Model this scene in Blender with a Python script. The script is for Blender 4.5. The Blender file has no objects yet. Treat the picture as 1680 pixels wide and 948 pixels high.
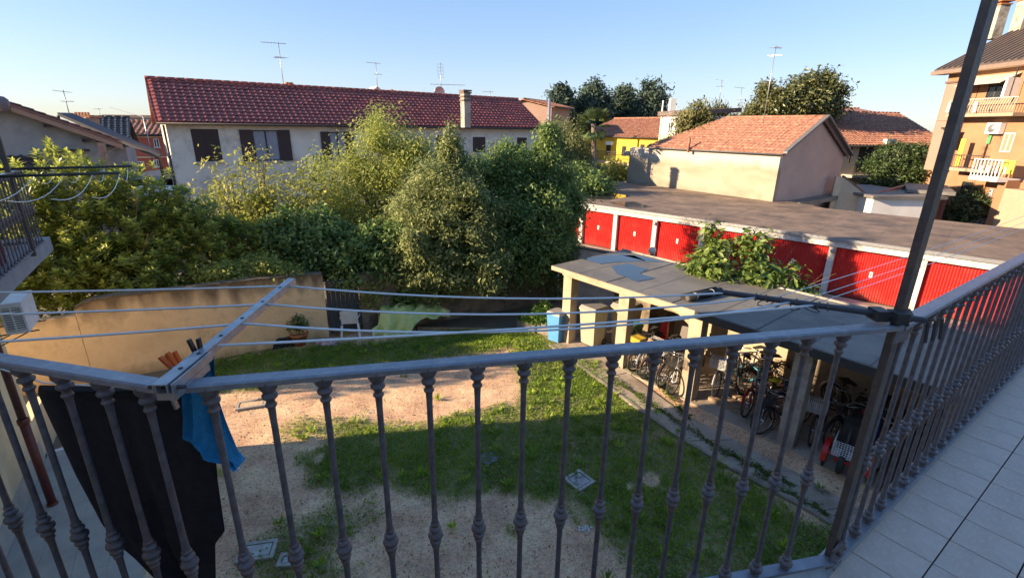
import bpy, math, random
import numpy as np
from mathutils import Vector, Matrix
rnd = random.Random(7)
R_ = math.radians
SC = bpy.context.scene
COL = SC.collection

# ------------------------------------------------------------------ camera
CH = 6.2                                  # eye height above the yard
FPX, CX, CY = 790.0, 840.0, 474.0
_p = math.atan(264 / 790.0); _t = -math.atan(35 / 2365.0)
FW = Vector((0, math.cos(_p), -math.sin(_p))); _r = Vector((1, 0, 0)); _u = _r.cross(FW)
RT = _r * math.cos(_t) - _u * math.sin(_t); UP = _r * math.sin(_t) + _u * math.cos(_t)
cam_d = bpy.data.cameras.new("camera"); cam = bpy.data.objects.new("camera", cam_d); COL.objects.link(cam)
cam_d.sensor_width = 36; cam_d.lens = 36 * FPX / 1680; cam_d.clip_start = 0.05; cam_d.clip_end = 3000
cam.matrix_world = Matrix(((RT.x, UP.x, -FW.x, 0), (RT.y, UP.y, -FW.y, 0), (RT.z, UP.z, -FW.z, CH), (0, 0, 0, 1)))
SC.camera = cam
# ------------------------------------------------------------------ light
SUN_AZ, SUN_EL = 190.0, 18.0              # direction towards the sun, degrees from +X counter-clockwise
w = bpy.data.worlds.new("World"); SC.world = w; w.use_nodes = True
nt = w.node_tree; bg = nt.nodes["Background"]
sky = nt.nodes.new("ShaderNodeTexSky"); sky.sky_type = 'NISHITA'; sky.sun_disc = False
sky.sun_elevation = R_(SUN_EL); sky.sun_rotation = R_(90 - SUN_AZ)
sky.air_density = 1.0; sky.dust_density = 0.3; sky.ozone_density = 1.6
gm = nt.nodes.new("ShaderNodeGamma"); gm.inputs[1].default_value = .52; tn = nt.nodes.new("ShaderNodeMixRGB"); tn.blend_type = 'MULTIPLY'; tn.inputs[0].default_value = 1; tn.inputs[2].default_value = (.615, .675, .86, 1)   # the phone's flattened, bluer sky
hs_ = nt.nodes.new('ShaderNodeHueSaturation'); hs_.inputs['Saturation'].default_value = 1.30; nt.links.new(sky.outputs[0], hs_.inputs['Color']); nt.links.new(hs_.outputs[0], gm.inputs[0]); nt.links.new(gm.outputs[0], tn.inputs[1]); nt.links.new(tn.outputs[0], bg.inputs[0]); bg.inputs[1].default_value = 0.15
sun_d = bpy.data.lights.new("sun", 'SUN'); sun = bpy.data.objects.new("sun", sun_d); COL.objects.link(sun)
sun_d.energy = 4.0; sun_d.angle = R_(0.5); sun_d.color = (1, .76, .48)
_s = Vector((math.cos(R_(SUN_AZ)) * math.cos(R_(SUN_EL)), math.sin(R_(SUN_AZ)) * math.cos(R_(SUN_EL)), math.sin(R_(SUN_EL))))
sun.rotation_euler = _s.to_track_quat('Z', 'Y').to_euler()
SC.view_settings.view_transform = 'Standard'; SC.view_settings.look = 'None'
SC.view_settings.exposure = 1.88; SC.view_settings.gamma = 1; SC.view_settings.use_curve_mapping = False

# ------------------------------------------------------------------ survey helpers (picture measurements -> places on real planes)
def ray(px, py): return RT * ((px - CX) / FPX) - UP * ((py - CY) / FPX) + FW
def g(px, py, z=0.0):
    d = ray(px, py); t = (z - CH) / d.z; return Vector((d.x * t, d.y * t, z))
def at(px, py, Y):
    d = ray(px, py); t = Y / d.y; return Vector((d.x * t, Y, d.z * t + CH))
def onp(p0, p1, px, py):
    d = ray(px, py); n = (-(p1[1] - p0[1]), p1[0] - p0[0])
    t = (n[0] * p0[0] + n[1] * p0[1]) / (n[0] * d.x + n[1] * d.y); return Vector((d.x * t, d.y * t, d.z * t + CH))

# ------------------------------------------------------------------ materials
def mat(name, c1, c2=None, scale=4.0, rough=.8, bump=0.0, bscale=40.0, metal=0.0, c3=None, s3=1.0, detail=6, spec=.4, stretch=None, p1=.35, p2=.65):
    m = bpy.data.materials.new(name); m.use_nodes = True; n = m.node_tree; b = n.nodes["Principled BSDF"]
    b.inputs["Roughness"].default_value = rough; b.inputs["Metallic"].default_value = metal
    b.inputs["Specular IOR Level"].default_value = spec
    tc = n.nodes.new("ShaderNodeTexCoord"); src = tc.outputs["Object"]
    if stretch:
        mp = n.nodes.new("ShaderNodeMapping"); mp.inputs["Scale"].default_value = stretch; n.links.new(src, mp.inputs[0]); src = mp.outputs[0]
    c2 = c2 or tuple(x * .8 for x in c1)
    no = n.nodes.new("ShaderNodeTexNoise"); no.inputs["Scale"].default_value = scale; no.inputs["Detail"].default_value = detail; no.inputs["Roughness"].default_value = .65
    n.links.new(src, no.inputs[0])
    r = n.nodes.new("ShaderNodeValToRGB"); r.color_ramp.elements[0].position = p1; r.color_ramp.elements[1].position = p2
    r.color_ramp.elements[0].color = (*c2, 1); r.color_ramp.elements[1].color = (*c1, 1)
    n.links.new(no.outputs[0], r.inputs[0]); out = r.outputs[0]
    if c3:
        n3 = n.nodes.new("ShaderNodeTexNoise"); n3.inputs["Scale"].default_value = s3; n3.inputs["Detail"].default_value = 8; n3.inputs["Roughness"].default_value = .7
        n.links.new(src, n3.inputs[0]); r3 = n.nodes.new("ShaderNodeValToRGB"); r3.color_ramp.elements[0].position = .5; r3.color_ramp.elements[1].position = .68
        n.links.new(n3.outputs[0], r3.inputs[0]); mx = n.nodes.new("ShaderNodeMixRGB"); n.links.new(r3.outputs[0], mx.inputs[0]); n.links.new(out, mx.inputs[1]); mx.inputs[2].default_value = (*c3, 1); out = mx.outputs[0]
    n.links.new(out, b.inputs["Base Color"])
    if bump:
        nb = n.nodes.new("ShaderNodeTexNoise"); nb.inputs["Scale"].default_value = bscale; nb.inputs["Detail"].default_value = 5; n.links.new(src, nb.inputs[0])
        bp = n.nodes.new("ShaderNodeBump"); bp.inputs["Strength"].default_value = bump; bp.inputs["Distance"].default_value = .02
        n.links.new(nb.outputs[0], bp.inputs["Height"]); n.links.new(bp.outputs[0], b.inputs["Normal"])
    return m
def leafmat(name, c1, c2, rough=.45, trans=.35, spec=.5, c3=None):
    m = bpy.data.materials.new(name); m.use_nodes = True; n = m.node_tree; b = n.nodes["Principled BSDF"]
    a = n.nodes.new("ShaderNodeAttribute"); a.attribute_name = "tint"
    r = n.nodes.new("ShaderNodeValToRGB"); r.color_ramp.elements[0].color = (*c1, 1); r.color_ramp.elements[1].color = (*c2, 1)
    if c3: e = r.color_ramp.elements.new(.93); e.color = (*c2, 1); r.color_ramp.elements[2].color = (*c3, 1); r.color_ramp.elements[2].position = 1
    n.links.new(a.outputs["Fac"], r.inputs[0]); n.links.new(r.outputs[0], b.inputs["Base Color"])
    b.inputs["Roughness"].default_value = rough; b.inputs["Specular IOR Level"].default_value = spec
    t = n.nodes.new("ShaderNodeBsdfTranslucent"); n.links.new(r.outputs[0], t.inputs[0]); mx = n.nodes.new("ShaderNodeMixShader"); mx.inputs[0].default_value = trans
    n.links.new(b.outputs[0], mx.inputs[1]); n.links.new(t.outputs[0], mx.inputs[2]); n.links.new(mx.outputs[0], n.nodes["Material Output"].inputs[0])
    return m

# ------------------------------------------------------------------ mesh builder
class MB:
    def __init__(s): s.v = []; s.f = []; s.sm = []
    def add(s, vs, fs, smooth=False):
        k = len(s.v); s.v += [tuple(v) for v in vs]; s.f += [tuple(i + k for i in f) for f in fs]; s.sm += [smooth] * len(fs); return s
    def box(s, c, d, rz=0.0, M=None):
        x, y, z = d[0] / 2, d[1] / 2, d[2] / 2; ca, sa = math.cos(rz), math.sin(rz); vs = []
        for i in (-1, 1):
            for j in (-1, 1):
                for k in (-1, 1):
                    a, b = i * x, j * y; vs.append((c[0] + a * ca - b * sa, c[1] + a * sa + b * ca, c[2] + k * z))
        if M: vs = [M @ Vector(v) for v in vs]
        return s.add(vs, [(0, 1, 3, 2), (4, 6, 7, 5), (0, 4, 5, 1), (2, 3, 7, 6), (0, 2, 6, 4), (1, 5, 7, 3)])
    def hexa(s, a):    # 8 corners: bottom loop 4, top loop 4
        return s.add(a, [(3, 2, 1, 0), (4, 5, 6, 7), (0, 1, 5, 4), (1, 2, 6, 5), (2, 3, 7, 6), (3, 0, 4, 7)])
    def prism(s, poly, z0, z1):
        n = len(poly); vs = [(p[0], p[1], z0) for p in poly] + [(p[0], p[1], z1) for p in poly]
        return s.add(vs, [tuple(range(n))[::-1], tuple(range(n, 2 * n))] + [(i, (i + 1) % n, n + (i + 1) % n, n + i) for i in range(n)])
    def slab(s, poly, off):   # 3D polygon extruded by an offset vector
        n = len(poly); off = Vector(off); vs = [Vector(p) for p in poly] + [Vector(p) + off for p in poly]
        return s.add(vs, [tuple(range(n))[::-1], tuple(range(n, 2 * n))] + [(i, (i + 1) % n, n + (i + 1) % n, n + i) for i in range(n)])
    def tube(s, pts, r, n=6, caps=True):
        pts = [Vector(p) for p in pts]; rs = r if isinstance(r, (list, tuple)) else [r] * len(pts); vs = []; prev = None
        for i, p in enumerate(pts):
            d = (pts[min(i + 1, len(pts) - 1)] - pts[max(i - 1, 0)])
            d = d.normalized() if d.length > 1e-9 else Vector((0, 0, 1))
            a = prev - d * prev.dot(d) if prev else (Vector((0, 0, 1)).cross(d) if abs(d.z) < .9 else Vector((1, 0, 0)).cross(d))
            if a.length < 1e-6: a = Vector((1, 0, 0)).cross(d)
            a.normalize(); prev = a; b = d.cross(a)
            for k in range(n):
                t = 2 * math.pi * k / n; vs.append(p + (a * math.cos(t) + b * math.sin(t)) * rs[i])
        fs = []
        for i in range(len(pts) - 1):
            for k in range(n):
                fs.append((i * n + k, i * n + (k + 1) % n, (i + 1) * n + (k + 1) % n, (i + 1) * n + k))
        s.add(vs, fs, n > 4)
        if caps: 
            m = len(s.v) - len(vs); s.f += [tuple(m + k for k in range(n))[::-1], tuple(m + len(vs) - n + k for k in range(n))]; s.sm += [False, False]
        return s
    def lathe(s, prof, c=(0, 0, 0), n=12, axis=None):
        vs = []
        for (r, z) in prof:
            for k in range(n):
                t = 2 * math.pi * k / n; v = Vector((r * math.cos(t), r * math.sin(t), z))
                if axis: v = axis @ v
                vs.append(Vector(c) + v)
        fs = []
        for i in range(len(prof) - 1):
            for k in range(n): fs.append((i * n + k, i * n + (k + 1) % n, (i + 1) * n + (k + 1) % n, (i + 1) * n + k))
        return s.add(vs, fs, True)
    def torus(s, c, R, r, ax='y', n=22, m=5, M=None):
        vs = []; fs = []
        for i in range(n):
            a = 2 * math.pi * i / n
            for j in range(m):
                b = 2 * math.pi * j / m; rr = R + r * math.cos(b); v = Vector((rr * math.cos(a), r * math.sin(b), rr * math.sin(a)))
                if M: v = M @ v
                vs.append(Vector(c) + v)
        for i in range(n):
            for j in range(m): fs.append((i * m + j, i * m + (j + 1) % m, ((i + 1) % n) * m + (j + 1) % m, ((i + 1) % n) * m + j))
        return s.add(vs, fs, True)
    def mesh(s, name, m):
        me = bpy.data.meshes.new(name); me.from_pydata([tuple(v) for v in s.v], [], s.f); me.materials.append(m)
        me.polygons.foreach_set("use_smooth", s.sm); me.update(); return me
def tag(o, label=None, cat=None, group=None, kind=None):
    if label: o["label"] = label
    if cat: o["category"] = cat
    if group: o["group"] = group
    if kind: o["kind"] = kind
    return o
def link(o, parent=None):
    COL.objects.link(o)
    if parent:
        o.parent = parent; o.matrix_parent_inverse = parent_inv(parent)
    return o
def parent_inv(p):
    return wm(p).inverted()
def wm(o):
    return o["_w"] and Matrix.Identity(4) if False else _wm(o)
def _wm(o):
    m = o.matrix_basis.copy()
    if o.parent: m = _wm(o.parent) @ o.matrix_parent_inverse @ m
    return m
def T(name, label, cat, loc=(0, 0, 0), group=None, kind=None):
    o = bpy.data.objects.new(name, None); o.location = loc; o.empty_display_size = .1; COL.objects.link(o)
    return tag(o, label, cat, group, kind)
def O(name, mb, m, parent=None, **k):
    me = mb.mesh(name, m) if isinstance(mb, MB) else mb
    o = bpy.data.objects.new(name, me); link(o, parent); return tag(o, **k)
def S(name, mb, m, parent=None): return O(name, mb, m, parent, kind=None if parent else 'structure')
def inst(name, me, M, parent):
    o = bpy.data.objects.new(name, me); o.matrix_basis = M; link(o, parent); return o
def copy_tree(o, parent=None):
    c = o.copy(); COL.objects.link(c)
    if parent: c.parent = parent
    for ch in o.children: copy_tree(ch, c)
    return c
def frame(o, u, v, n):
    return Matrix(((u.x, v.x, n.x, o.x), (u.y, v.y, n.y, o.y), (u.z, v.z, n.z, o.z), (0, 0, 0, 1)))

# ------------------------------------------------------------------ foliage
def leafmesh(name, C, L, W, N, D, tint, m, fold=.25):
    """C centres, L/W sizes, N normals, D directions (unit arrays) -> mesh of folded leaf blades"""
    n = len(C); D = D - N * (D * N).sum(1, keepdims=True); D /= np.linalg.norm(D, axis=1, keepdims=True) + 1e-9
    Sd = np.cross(N, D); L = L[:, None]; W = W[:, None]
    a = C - D * L * .5; b = C + D * L * .5; l = C + Sd * W * .5 + N * W * fold; r = C - Sd * W * .5 + N * W * fold
    V = np.stack([a, r, b, l], 1).reshape(-1, 3).astype(np.float32)
    me = bpy.data.meshes.new(name); me.vertices.add(4 * n); me.vertices.foreach_set("co", V.ravel())
    idx = np.arange(n)[:, None] * 4; F = np.concatenate([idx + [0, 1, 2], idx + [0, 2, 3]], 1).ravel().astype(np.int32)
    me.loops.add(6 * n); me.loops.foreach_set("vertex_index", F); me.polygons.add(2 * n)
    me.polygons.foreach_set("loop_start", np.arange(2 * n, dtype=np.int32) * 3)
    at_ = me.attributes.new("tint", 'FLOAT', 'FACE'); at_.data.foreach_set("value", np.repeat(tint, 2).astype(np.float32))
    me.materials.append(m); me.update(); return me
def unit(a): return a / (np.linalg.norm(a, axis=1, keepdims=True) + 1e-9)
def crown(name, parent, blobs, m, ncl, per, L, W, seed, cs=.22, upb=.5, droop=0, shell=.55, tintdir=.0, kind=None, spires=0):
    rg = np.random.RandomState(seed); blobs = list(blobs)
    for i in range(spires):
        b = blobs[rg.randint(len(blobs))]; a = rg.rand() * 6.283; q = rg.rand() ** .5 * .8; zz = b[2] + b[5] * math.sqrt(1 - q * q) * .95
        blobs.append((b[0] + b[3] * q * math.cos(a), b[1] + b[4] * q * math.sin(a), zz, cs * .9, cs * .9, .15 + .28 * rg.rand()))
    B = np.array(blobs, float)
    vol = (B[:, 3] * B[:, 4] + B[:, 4] * B[:, 5] + B[:, 3] * B[:, 5]) + .12; k = rg.choice(len(B), ncl, p=vol / vol.sum())
    d = unit(rg.normal(size=(ncl, 3))); rr = shell + (1 - shell) * rg.rand(ncl) ** .6
    # lumpy outline
    lump = 1 + .16 * np.sin(d[:, 0] * 5 + k * 1.7) * np.sin(d[:, 1] * 6 + k) + .12 * np.sin(d[:, 2] * 9 + k * 2.3)
    cc = B[k, :3] + d * B[k, 3:6] * (rr * lump)[:, None]; ct = rg.rand(ncl)
    nl = ncl * per; ci = np.repeat(np.arange(ncl), per); off = rg.normal(size=(nl, 3)) * cs * np.array([1, 1, .8])
    C = cc[ci] + off; out = unit(off + d[ci] * cs * .8)
    N = unit(out * .6 + rg.normal(size=(nl, 3)) * .55 + np.array([0, 0, upb])); D = unit(out + rg.normal(size=(nl, 3)) * .5 + np.array([0, 0, -droop]))
    s = .45 + 1.1 * rg.rand(nl); tint = np.clip(.55 * rg.rand(nl) + .45 * ct[ci], 0, 1)
    C[:, 2] = np.maximum(C[:, 2], .05)
    o = O(name, leafmesh(name, C, L * s, W * s, N, D, tint, m), m, parent, kind=kind); return o, cc
def rosettes(name, parent, blobs, m, nro, L, W, seed, shell=.7, leaves=13, kind=None, tipm=None):
    """whorls of long leaves at shoot ends, as on a cherry laurel"""
    rg = np.random.RandomState(seed); B = np.array(blobs, float)
    vol = (B[:, 3] * B[:, 4] + B[:, 4] * B[:, 5] + B[:, 3] * B[:, 5]); k = rg.choice(len(B), nro, p=vol / vol.sum())
    d = unit(rg.normal(size=(nro, 3)) + np.array([0, 0, .35])); rr = shell + (1 - shell) * rg.rand(nro)
    lump = 1 + .13 * np.sin(d[:, 0] * 5 + k * 1.7) * np.sin(d[:, 1] * 6 + k)
    cc = B[k, :3] + d * B[k, 3:6] * (rr * lump)[:, None]; ax = unit(d + np.array([0, 0, .9]) + rg.normal(size=(nro, 3)) * .25)
    ci = np.repeat(np.arange(nro), leaves); j = np.tile(np.arange(leaves), nro); n = len(ci)
    a = ax[ci]; t1 = unit(np.cross(a, np.array([.3, .5, .8]))); t2 = np.cross(a, t1); ph = j * 2.4 + rg.rand(n) * .5
    rad = t1 * np.cos(ph)[:, None] + t2 * np.sin(ph)[:, None]; lev = (j / leaves)[:, None]
    D = unit(rad * (1.15 - .8 * lev) + a * (.15 + 1.0 * lev)); N = unit(a * (1.1 - .6 * lev) - rad * (.1 + .6 * lev) + rg.normal(size=(n, 3)) * .1)
    Ls = L * (1.1 - .45 * lev[:, 0]) * (.8 + .4 * rg.rand(n)); C = cc[ci] + a * (lev * .16 - .08) + D * Ls[:, None] * .5
    tint = np.clip(lev[:, 0] * .55 + .3 * rg.rand(nro)[ci] + .2 * rg.rand(n), 0, 1)  # tint rises toward shoot tips: pale new growth plus backlight put into the colour
    return O(name, leafmesh(name, C, Ls, W * (.8 + .4 * rg.rand(n)), N, D, tint, m, .18), m, parent, kind=kind), cc
def limbs(name, parent, base, cc, m, n=14, r0=.12, seed=1, fork=.35):
    rg = random.Random(seed); mb = MB(); base = Vector(base); cen = Vector(np.mean(cc, 0)); top = base.lerp(cen, .75)
    f = base.lerp(cen, fork); mb.tube([base, base.lerp(f, .5) + Vector((rg.uniform(-.08, .08), .05, 0)), f], [r0, r0 * .85, r0 * .7], 8)
    for k in range(n):
        e = Vector(cc[rg.randrange(len(cc))]); s = f.lerp(top, rg.random() * .6); mid = s.lerp(e, .5) + Vector((rg.uniform(-.2, .2), rg.uniform(-.2, .2), rg.uniform(0, .3)))
        mb.tube([s, mid, e], [r0 * .5, r0 * .25, r0 * .06], 5, False)
        for q in range(3):
            e2 = e + Vector((rg.uniform(-.6, .6), rg.uniform(-.6, .6), rg.uniform(-.2, .7))); mb.tube([mid.lerp(e, rg.random()), e2], [r0 * .12, r0 * .04], 4, False)
    return O(name, mb, m, parent)

# ------------------------------------------------------------------ palette
M = {}
M['paint'] = mat('grey_blue_iron_paint', (.18, .17, .195), (.11, .095, .10), 30, .42, .2, 90, .2, c3=(.17, .115, .095), s3=9)
M['railtop'] = mat('handrail_paint', (.26, .27, .31), (.21, .22, .26), 12, .3, .15, 200, .35, c3=(.33, .34, .37), s3=30)
M['postp'] = mat('post_paint', (.13, .105, .095), (.085, .07, .065), 20, .5, .2, 120, .2, c3=(.16, .11, .08), s3=9)
M['galv'] = mat('galvanised_steel', (.42, .43, .45), (.30, .31, .34), 25, .38, .1, 150, .6)
M['line'] = mat('plastic_line', (.88, .87, .86), (.78, .77, .76), 40, .35)
M['tile'] = mat('balcony_tile', (.64, .51, .43), (.54, .42, .35), 5, .6, .25, 160, c3=(.68, .55, .47), s3=60)
M['grout'] = mat('tile_grout', (.10, .09, .085), (.06, .055, .05), 30, .9)
M['marble'] = mat('slab_edge', (.50, .50, .50), (.38, .38, .38), 14, .5, .2, 60)
M['conc'] = mat('concrete', (.48, .43, .37), (.30, .26, .22), 1.6, .9, .6, 30, c3=(.16, .14, .12), s3=2.2)
M['path'] = mat('path_concrete', (.42, .36, .30), (.27, .22, .18), 1.1, .9, .6, 40, c3=(.20, .15, .11), s3=1.7)
M['pave'] = mat('pale_paving', (.44, .41, .37), (.34, .32, .29), 3, .8, .2, 60)
M['yel'] = mat('yellow_wall', (.82, .68, .42), (.72, .59, .36), 1.5, .9, .3, 50, c3=(.60, .50, .34), s3=3)
M['gard'] = mat('ochre_garden_wall', (.88, .65, .38), (.68, .48, .27), .9, .92, .8, 18, c3=(.46, .32, .17), s3=.9)
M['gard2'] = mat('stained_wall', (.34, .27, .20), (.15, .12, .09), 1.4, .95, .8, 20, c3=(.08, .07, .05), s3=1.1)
M['bark'] = mat('bark', (.22, .17, .13), (.10, .08, .06), 8, .95, .8, 30, stretch=(1, 1, .25))
M['dark'] = mat('dark_iron', (.05, .05, .055), (.03, .03, .03), 10, .5)
M['rubber'] = mat('rubber', (.025, .025, .025), (.04, .04, .04), 30, .8)
M['chrome'] = mat('bright_metal', (.55, .55, .56), (.40, .40, .42), 20, .25, metal=.9)
M['white'] = mat('white_plastic', (.75, .76, .78), (.65, .66, .68), 6, .4)
M['glass'] = mat('window_glass', (.04, .05, .06), (.02, .025, .03), 3, .08, spec=.8)
M['wood'] = mat('dark_brown_shutter', (.055, .035, .035), (.035, .022, .022), 14, .6, .2, 60)
M['curt'] = mat('net_curtain', (.34, .36, .42), (.20, .22, .28), 8, .9, stretch=(6, 6, .4))
M['felt'] = mat('roofing_felt', (.18, .17, .155), (.115, .11, .11), .9, .6, .3, 90, c3=(.22, .20, .165), s3=.8)
M['feltseam'] = mat('felt_seam', (.05, .05, .052), (.035, .035, .035), 12, .5)
M['terra'] = mat('terracotta', (.50, .20, .09), (.38, .14, .06), 8, .8, .3, 50)
def zstain(m, z0, z1, col, sc=2.0, amt=.8):
    n = m.node_tree; b = n.nodes["Principled BSDF"]; src = b.inputs["Base Color"].links[0].from_socket; tc = [x for x in n.nodes if x.type == 'TEX_COORD'][0]
    sp = n.nodes.new("ShaderNodeSeparateXYZ"); n.links.new(tc.outputs["Object"], sp.inputs[0]); no = n.nodes.new("ShaderNodeTexNoise"); no.inputs["Scale"].default_value = sc; no.inputs["Detail"].default_value = 7
    mp = n.nodes.new("ShaderNodeMapping"); mp.inputs["Scale"].default_value = (1, 1, .25); n.links.new(tc.outputs["Object"], mp.inputs[0]); n.links.new(mp.outputs[0], no.inputs[0])
    ma = n.nodes.new("ShaderNodeMath"); ma.operation = 'MULTIPLY_ADD'; ma.inputs[1].default_value = (z1 - z0) * 2.4; ma.inputs[2].default_value = -(z1 - z0) * 1.2; n.links.new(no.outputs[0], ma.inputs[0])
    ad = n.nodes.new("ShaderNodeMath"); n.links.new(sp.outputs[2], ad.inputs[0]); n.links.new(ma.outputs[0], ad.inputs[1])
    mr = n.nodes.new("ShaderNodeMapRange"); mr.inputs[1].default_value = z0; mr.inputs[2].default_value = z1; mr.inputs[4].default_value = amt; n.links.new(ad.outputs[0], mr.inputs[0])
    mx = n.nodes.new("ShaderNodeMixRGB"); n.links.new(mr.outputs[0], mx.inputs[0]); n.links.new(src, mx.inputs[1]); mx.inputs[2].default_value = (*col, 1); n.links.new(mx.outputs[0], b.inputs["Base Color"])
zstain(M['gard'], 1.55, 2.1, (.13, .09, .055), 2.6, .92); zstain(M['gard'], .35, .0, (.30, .21, .12), 3, .7)
zstain(M['yel'], .95, .5, (.42, .36, .27), 3, .5); zstain(M['conc'], .5, 0, (.12, .10, .08), 3, .6)
def plain(n, c, r=.5, v=.85, **k): return mat(n, c, tuple(x * v for x in c), 8, r, **k)

# ------------------------------------------------------------------ ground
def px_poly(pts, z=0): return [g(x, y, z) for x, y in pts]
LAWN = [px_poly(p) for p in (
    [(250, 640), (346, 592), (448, 573), (600, 563), (850, 530), (885, 560), (835, 572), (760, 583), (640, 596), (560, 612), (420, 640), (330, 650)],
    [(835, 572), (885, 548), (930, 572), (985, 605), (1060, 665), (1130, 722), (1230, 790), (1300, 835), (1420, 900), (1500, 1060), (1180, 1060), (1060, 985), (1010, 880), (965, 830), (900, 812), (820, 800), (735, 812), (620, 800), (575, 812), (520, 775), (500, 745), (545, 735), (560, 700), (600, 690), (690, 700), (790, 672), (850, 665), (862, 630), (850, 600)],
    [(430, 1000), (400, 900), (450, 860), (520, 840), (600, 830), (610, 870), (540, 900), (580, 960)],
    [(455, 720), (470, 690), (540, 690), (600, 676), (600, 690), (520, 712)])]
def inpoly(X, Y, P):
    c = np.zeros(X.shape, bool); n = len(P)
    for i in range(n):
        x1, y1, x2, y2 = P[i].x, P[i].y, P[(i + 1) % n].x, P[(i + 1) % n].y
        if y1 != y2: c ^= ((y1 > Y) != (y2 > Y)) & (X < (x2 - x1) * (Y - y1) / (y2 - y1) + x1)
    return c
_rg = np.random.RandomState(5); _ph = _rg.rand(24, 4)
def nz(X, Y, f=1.0):
    s = 0
    for i in range(24):
        k = f * (.6 + 1.0 * i * .28); a = _ph[i, 0] * 6.28; s = s + np.sin((X * math.cos(a) + Y * math.sin(a)) * k + _ph[i, 1] * 6.28) / (1 + i * .16)
    return s / 5.5
def grassy(X, Y):
    m = np.zeros(X.shape)
    for q in range(5):
        a_ = q * 1.26; jx = X + .26 * nz(X + 9, Y, 1.8) + .14 * nz(X + q, Y, 6) + .16 * math.cos(a_); jy = Y + .26 * nz(X, Y + 31, 1.8) + .14 * nz(Y, X - q, 6) + .16 * math.sin(a_); mq = np.zeros(X.shape)
        for k, P in enumerate(LAWN): mq = np.maximum(mq, inpoly(jx, jy, P) * (1.0, 1.0, .7, .5)[k])
        m += mq / 5
    m = m * np.clip(.98 + .45 * nz(X - 11, Y + 4, 3.5) + .25 * nz(X, Y, 9), .12, 1)
    bare = nz(X * 1.3 + 3, Y * 1.3, 1.5); m = m * np.clip(1.05 - .9 * (bare > .75), 0, 1)
    tuft = (nz(X + 40, Y - 7, 2.2) > .85) & (Y > 2.5) & (Y < 12.5) & (X > -6) & (X < 3.5)
    return np.maximum(m, tuft * .5)
gx0, gx1, gy0, gy1, st = -9.0, 9.0, 1.5, 14.5, .1
nx, ny = int((gx1 - gx0) / st) + 1, int((gy1 - gy0) / st) + 1
GX, GY = np.meshgrid(np.linspace(gx0, gx1, nx), np.linspace(gy0, gy1, ny))
GM = grassy(GX, GY); GZ = .012 * nz(GX, GY, 1.3) * ((GX > gx0 + .2) & (GX < gx1 - .2) & (GY > gy0 + .2) & (GY < gy1 - .2)) + .006
idx = np.arange(nx * ny).reshape(ny, nx)
me = bpy.data.meshes.new("yard"); me.from_pydata(np.stack([GX, GY, GZ], -1).reshape(-1, 3).tolist(), [], np.stack([idx[:-1, :-1], idx[:-1, 1:], idx[1:, 1:], idx[1:, :-1]], -1).reshape(-1, 4).tolist())
a_ = me.attributes.new("turf", 'FLOAT', 'POINT'); a_.data.foreach_set("value", GM.ravel().astype(np.float32))
def ground_mat():
    m = mat('yard_earth', (.72, .46, .29), (.38, .235, .15), 1.3, .95, 1.0, 55, c3=(.50, .33, .22), s3=3.2)
    n = m.node_tree; b = n.nodes["Principled BSDF"]; src = b.inputs["Base Color"].links[0].from_socket
    vo = n.nodes.new("ShaderNodeTexVoronoi"); vo.inputs["Scale"].default_value = 42; tc = [x for x in n.nodes if x.type == 'TEX_COORD'][0]; n.links.new(tc.outputs["Object"], vo.inputs[0])
    mx = n.nodes.new("ShaderNodeMixRGB"); mx.blend_type = 'OVERLAY'; mx.inputs[0].default_value = .55; n.links.new(src, mx.inputs[1]); hs = n.nodes.new("ShaderNodeHueSaturation"); hs.inputs["Saturation"].default_value = .22; n.links.new(vo.outputs["Color"], hs.inputs["Color"]); n.links.new(hs.outputs[0], mx.inputs[2])
    at_ = n.nodes.new("ShaderNodeAttribute"); at_.attribute_name = "turf"; m2 = n.nodes.new("ShaderNodeMixRGB"); mm = n.nodes.new("ShaderNodeMath"); mm.operation = 'MULTIPLY'; mm.inputs[1].default_value = .8
    n.links.new(at_.outputs["Fac"], mm.inputs[0]); n.links.new(mm.outputs[0], m2.inputs[0]); n.links.new(mx.outputs[0], m2.inputs[1]); m2.inputs[2].default_value = (.12, .135, .045, 1); n.links.new(m2.outputs[0], b.inputs["Base Color"])
    return m
M['earth'] = ground_mat(); me.materials.append(M['earth'])
O('yard_ground', me, M['earth'], kind='structure')
far_earth = mat('far_ground', (.20, .17, .13), (.12, .11, .08), .2, .95, .4, 5)
S('ground', MB().add([(-1500, -300, -.02), (1500, -300, -.02), (1500, 2500, -.02), (-1500, 2500, -.02)], [(0, 1, 2, 3)]), far_earth)
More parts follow.
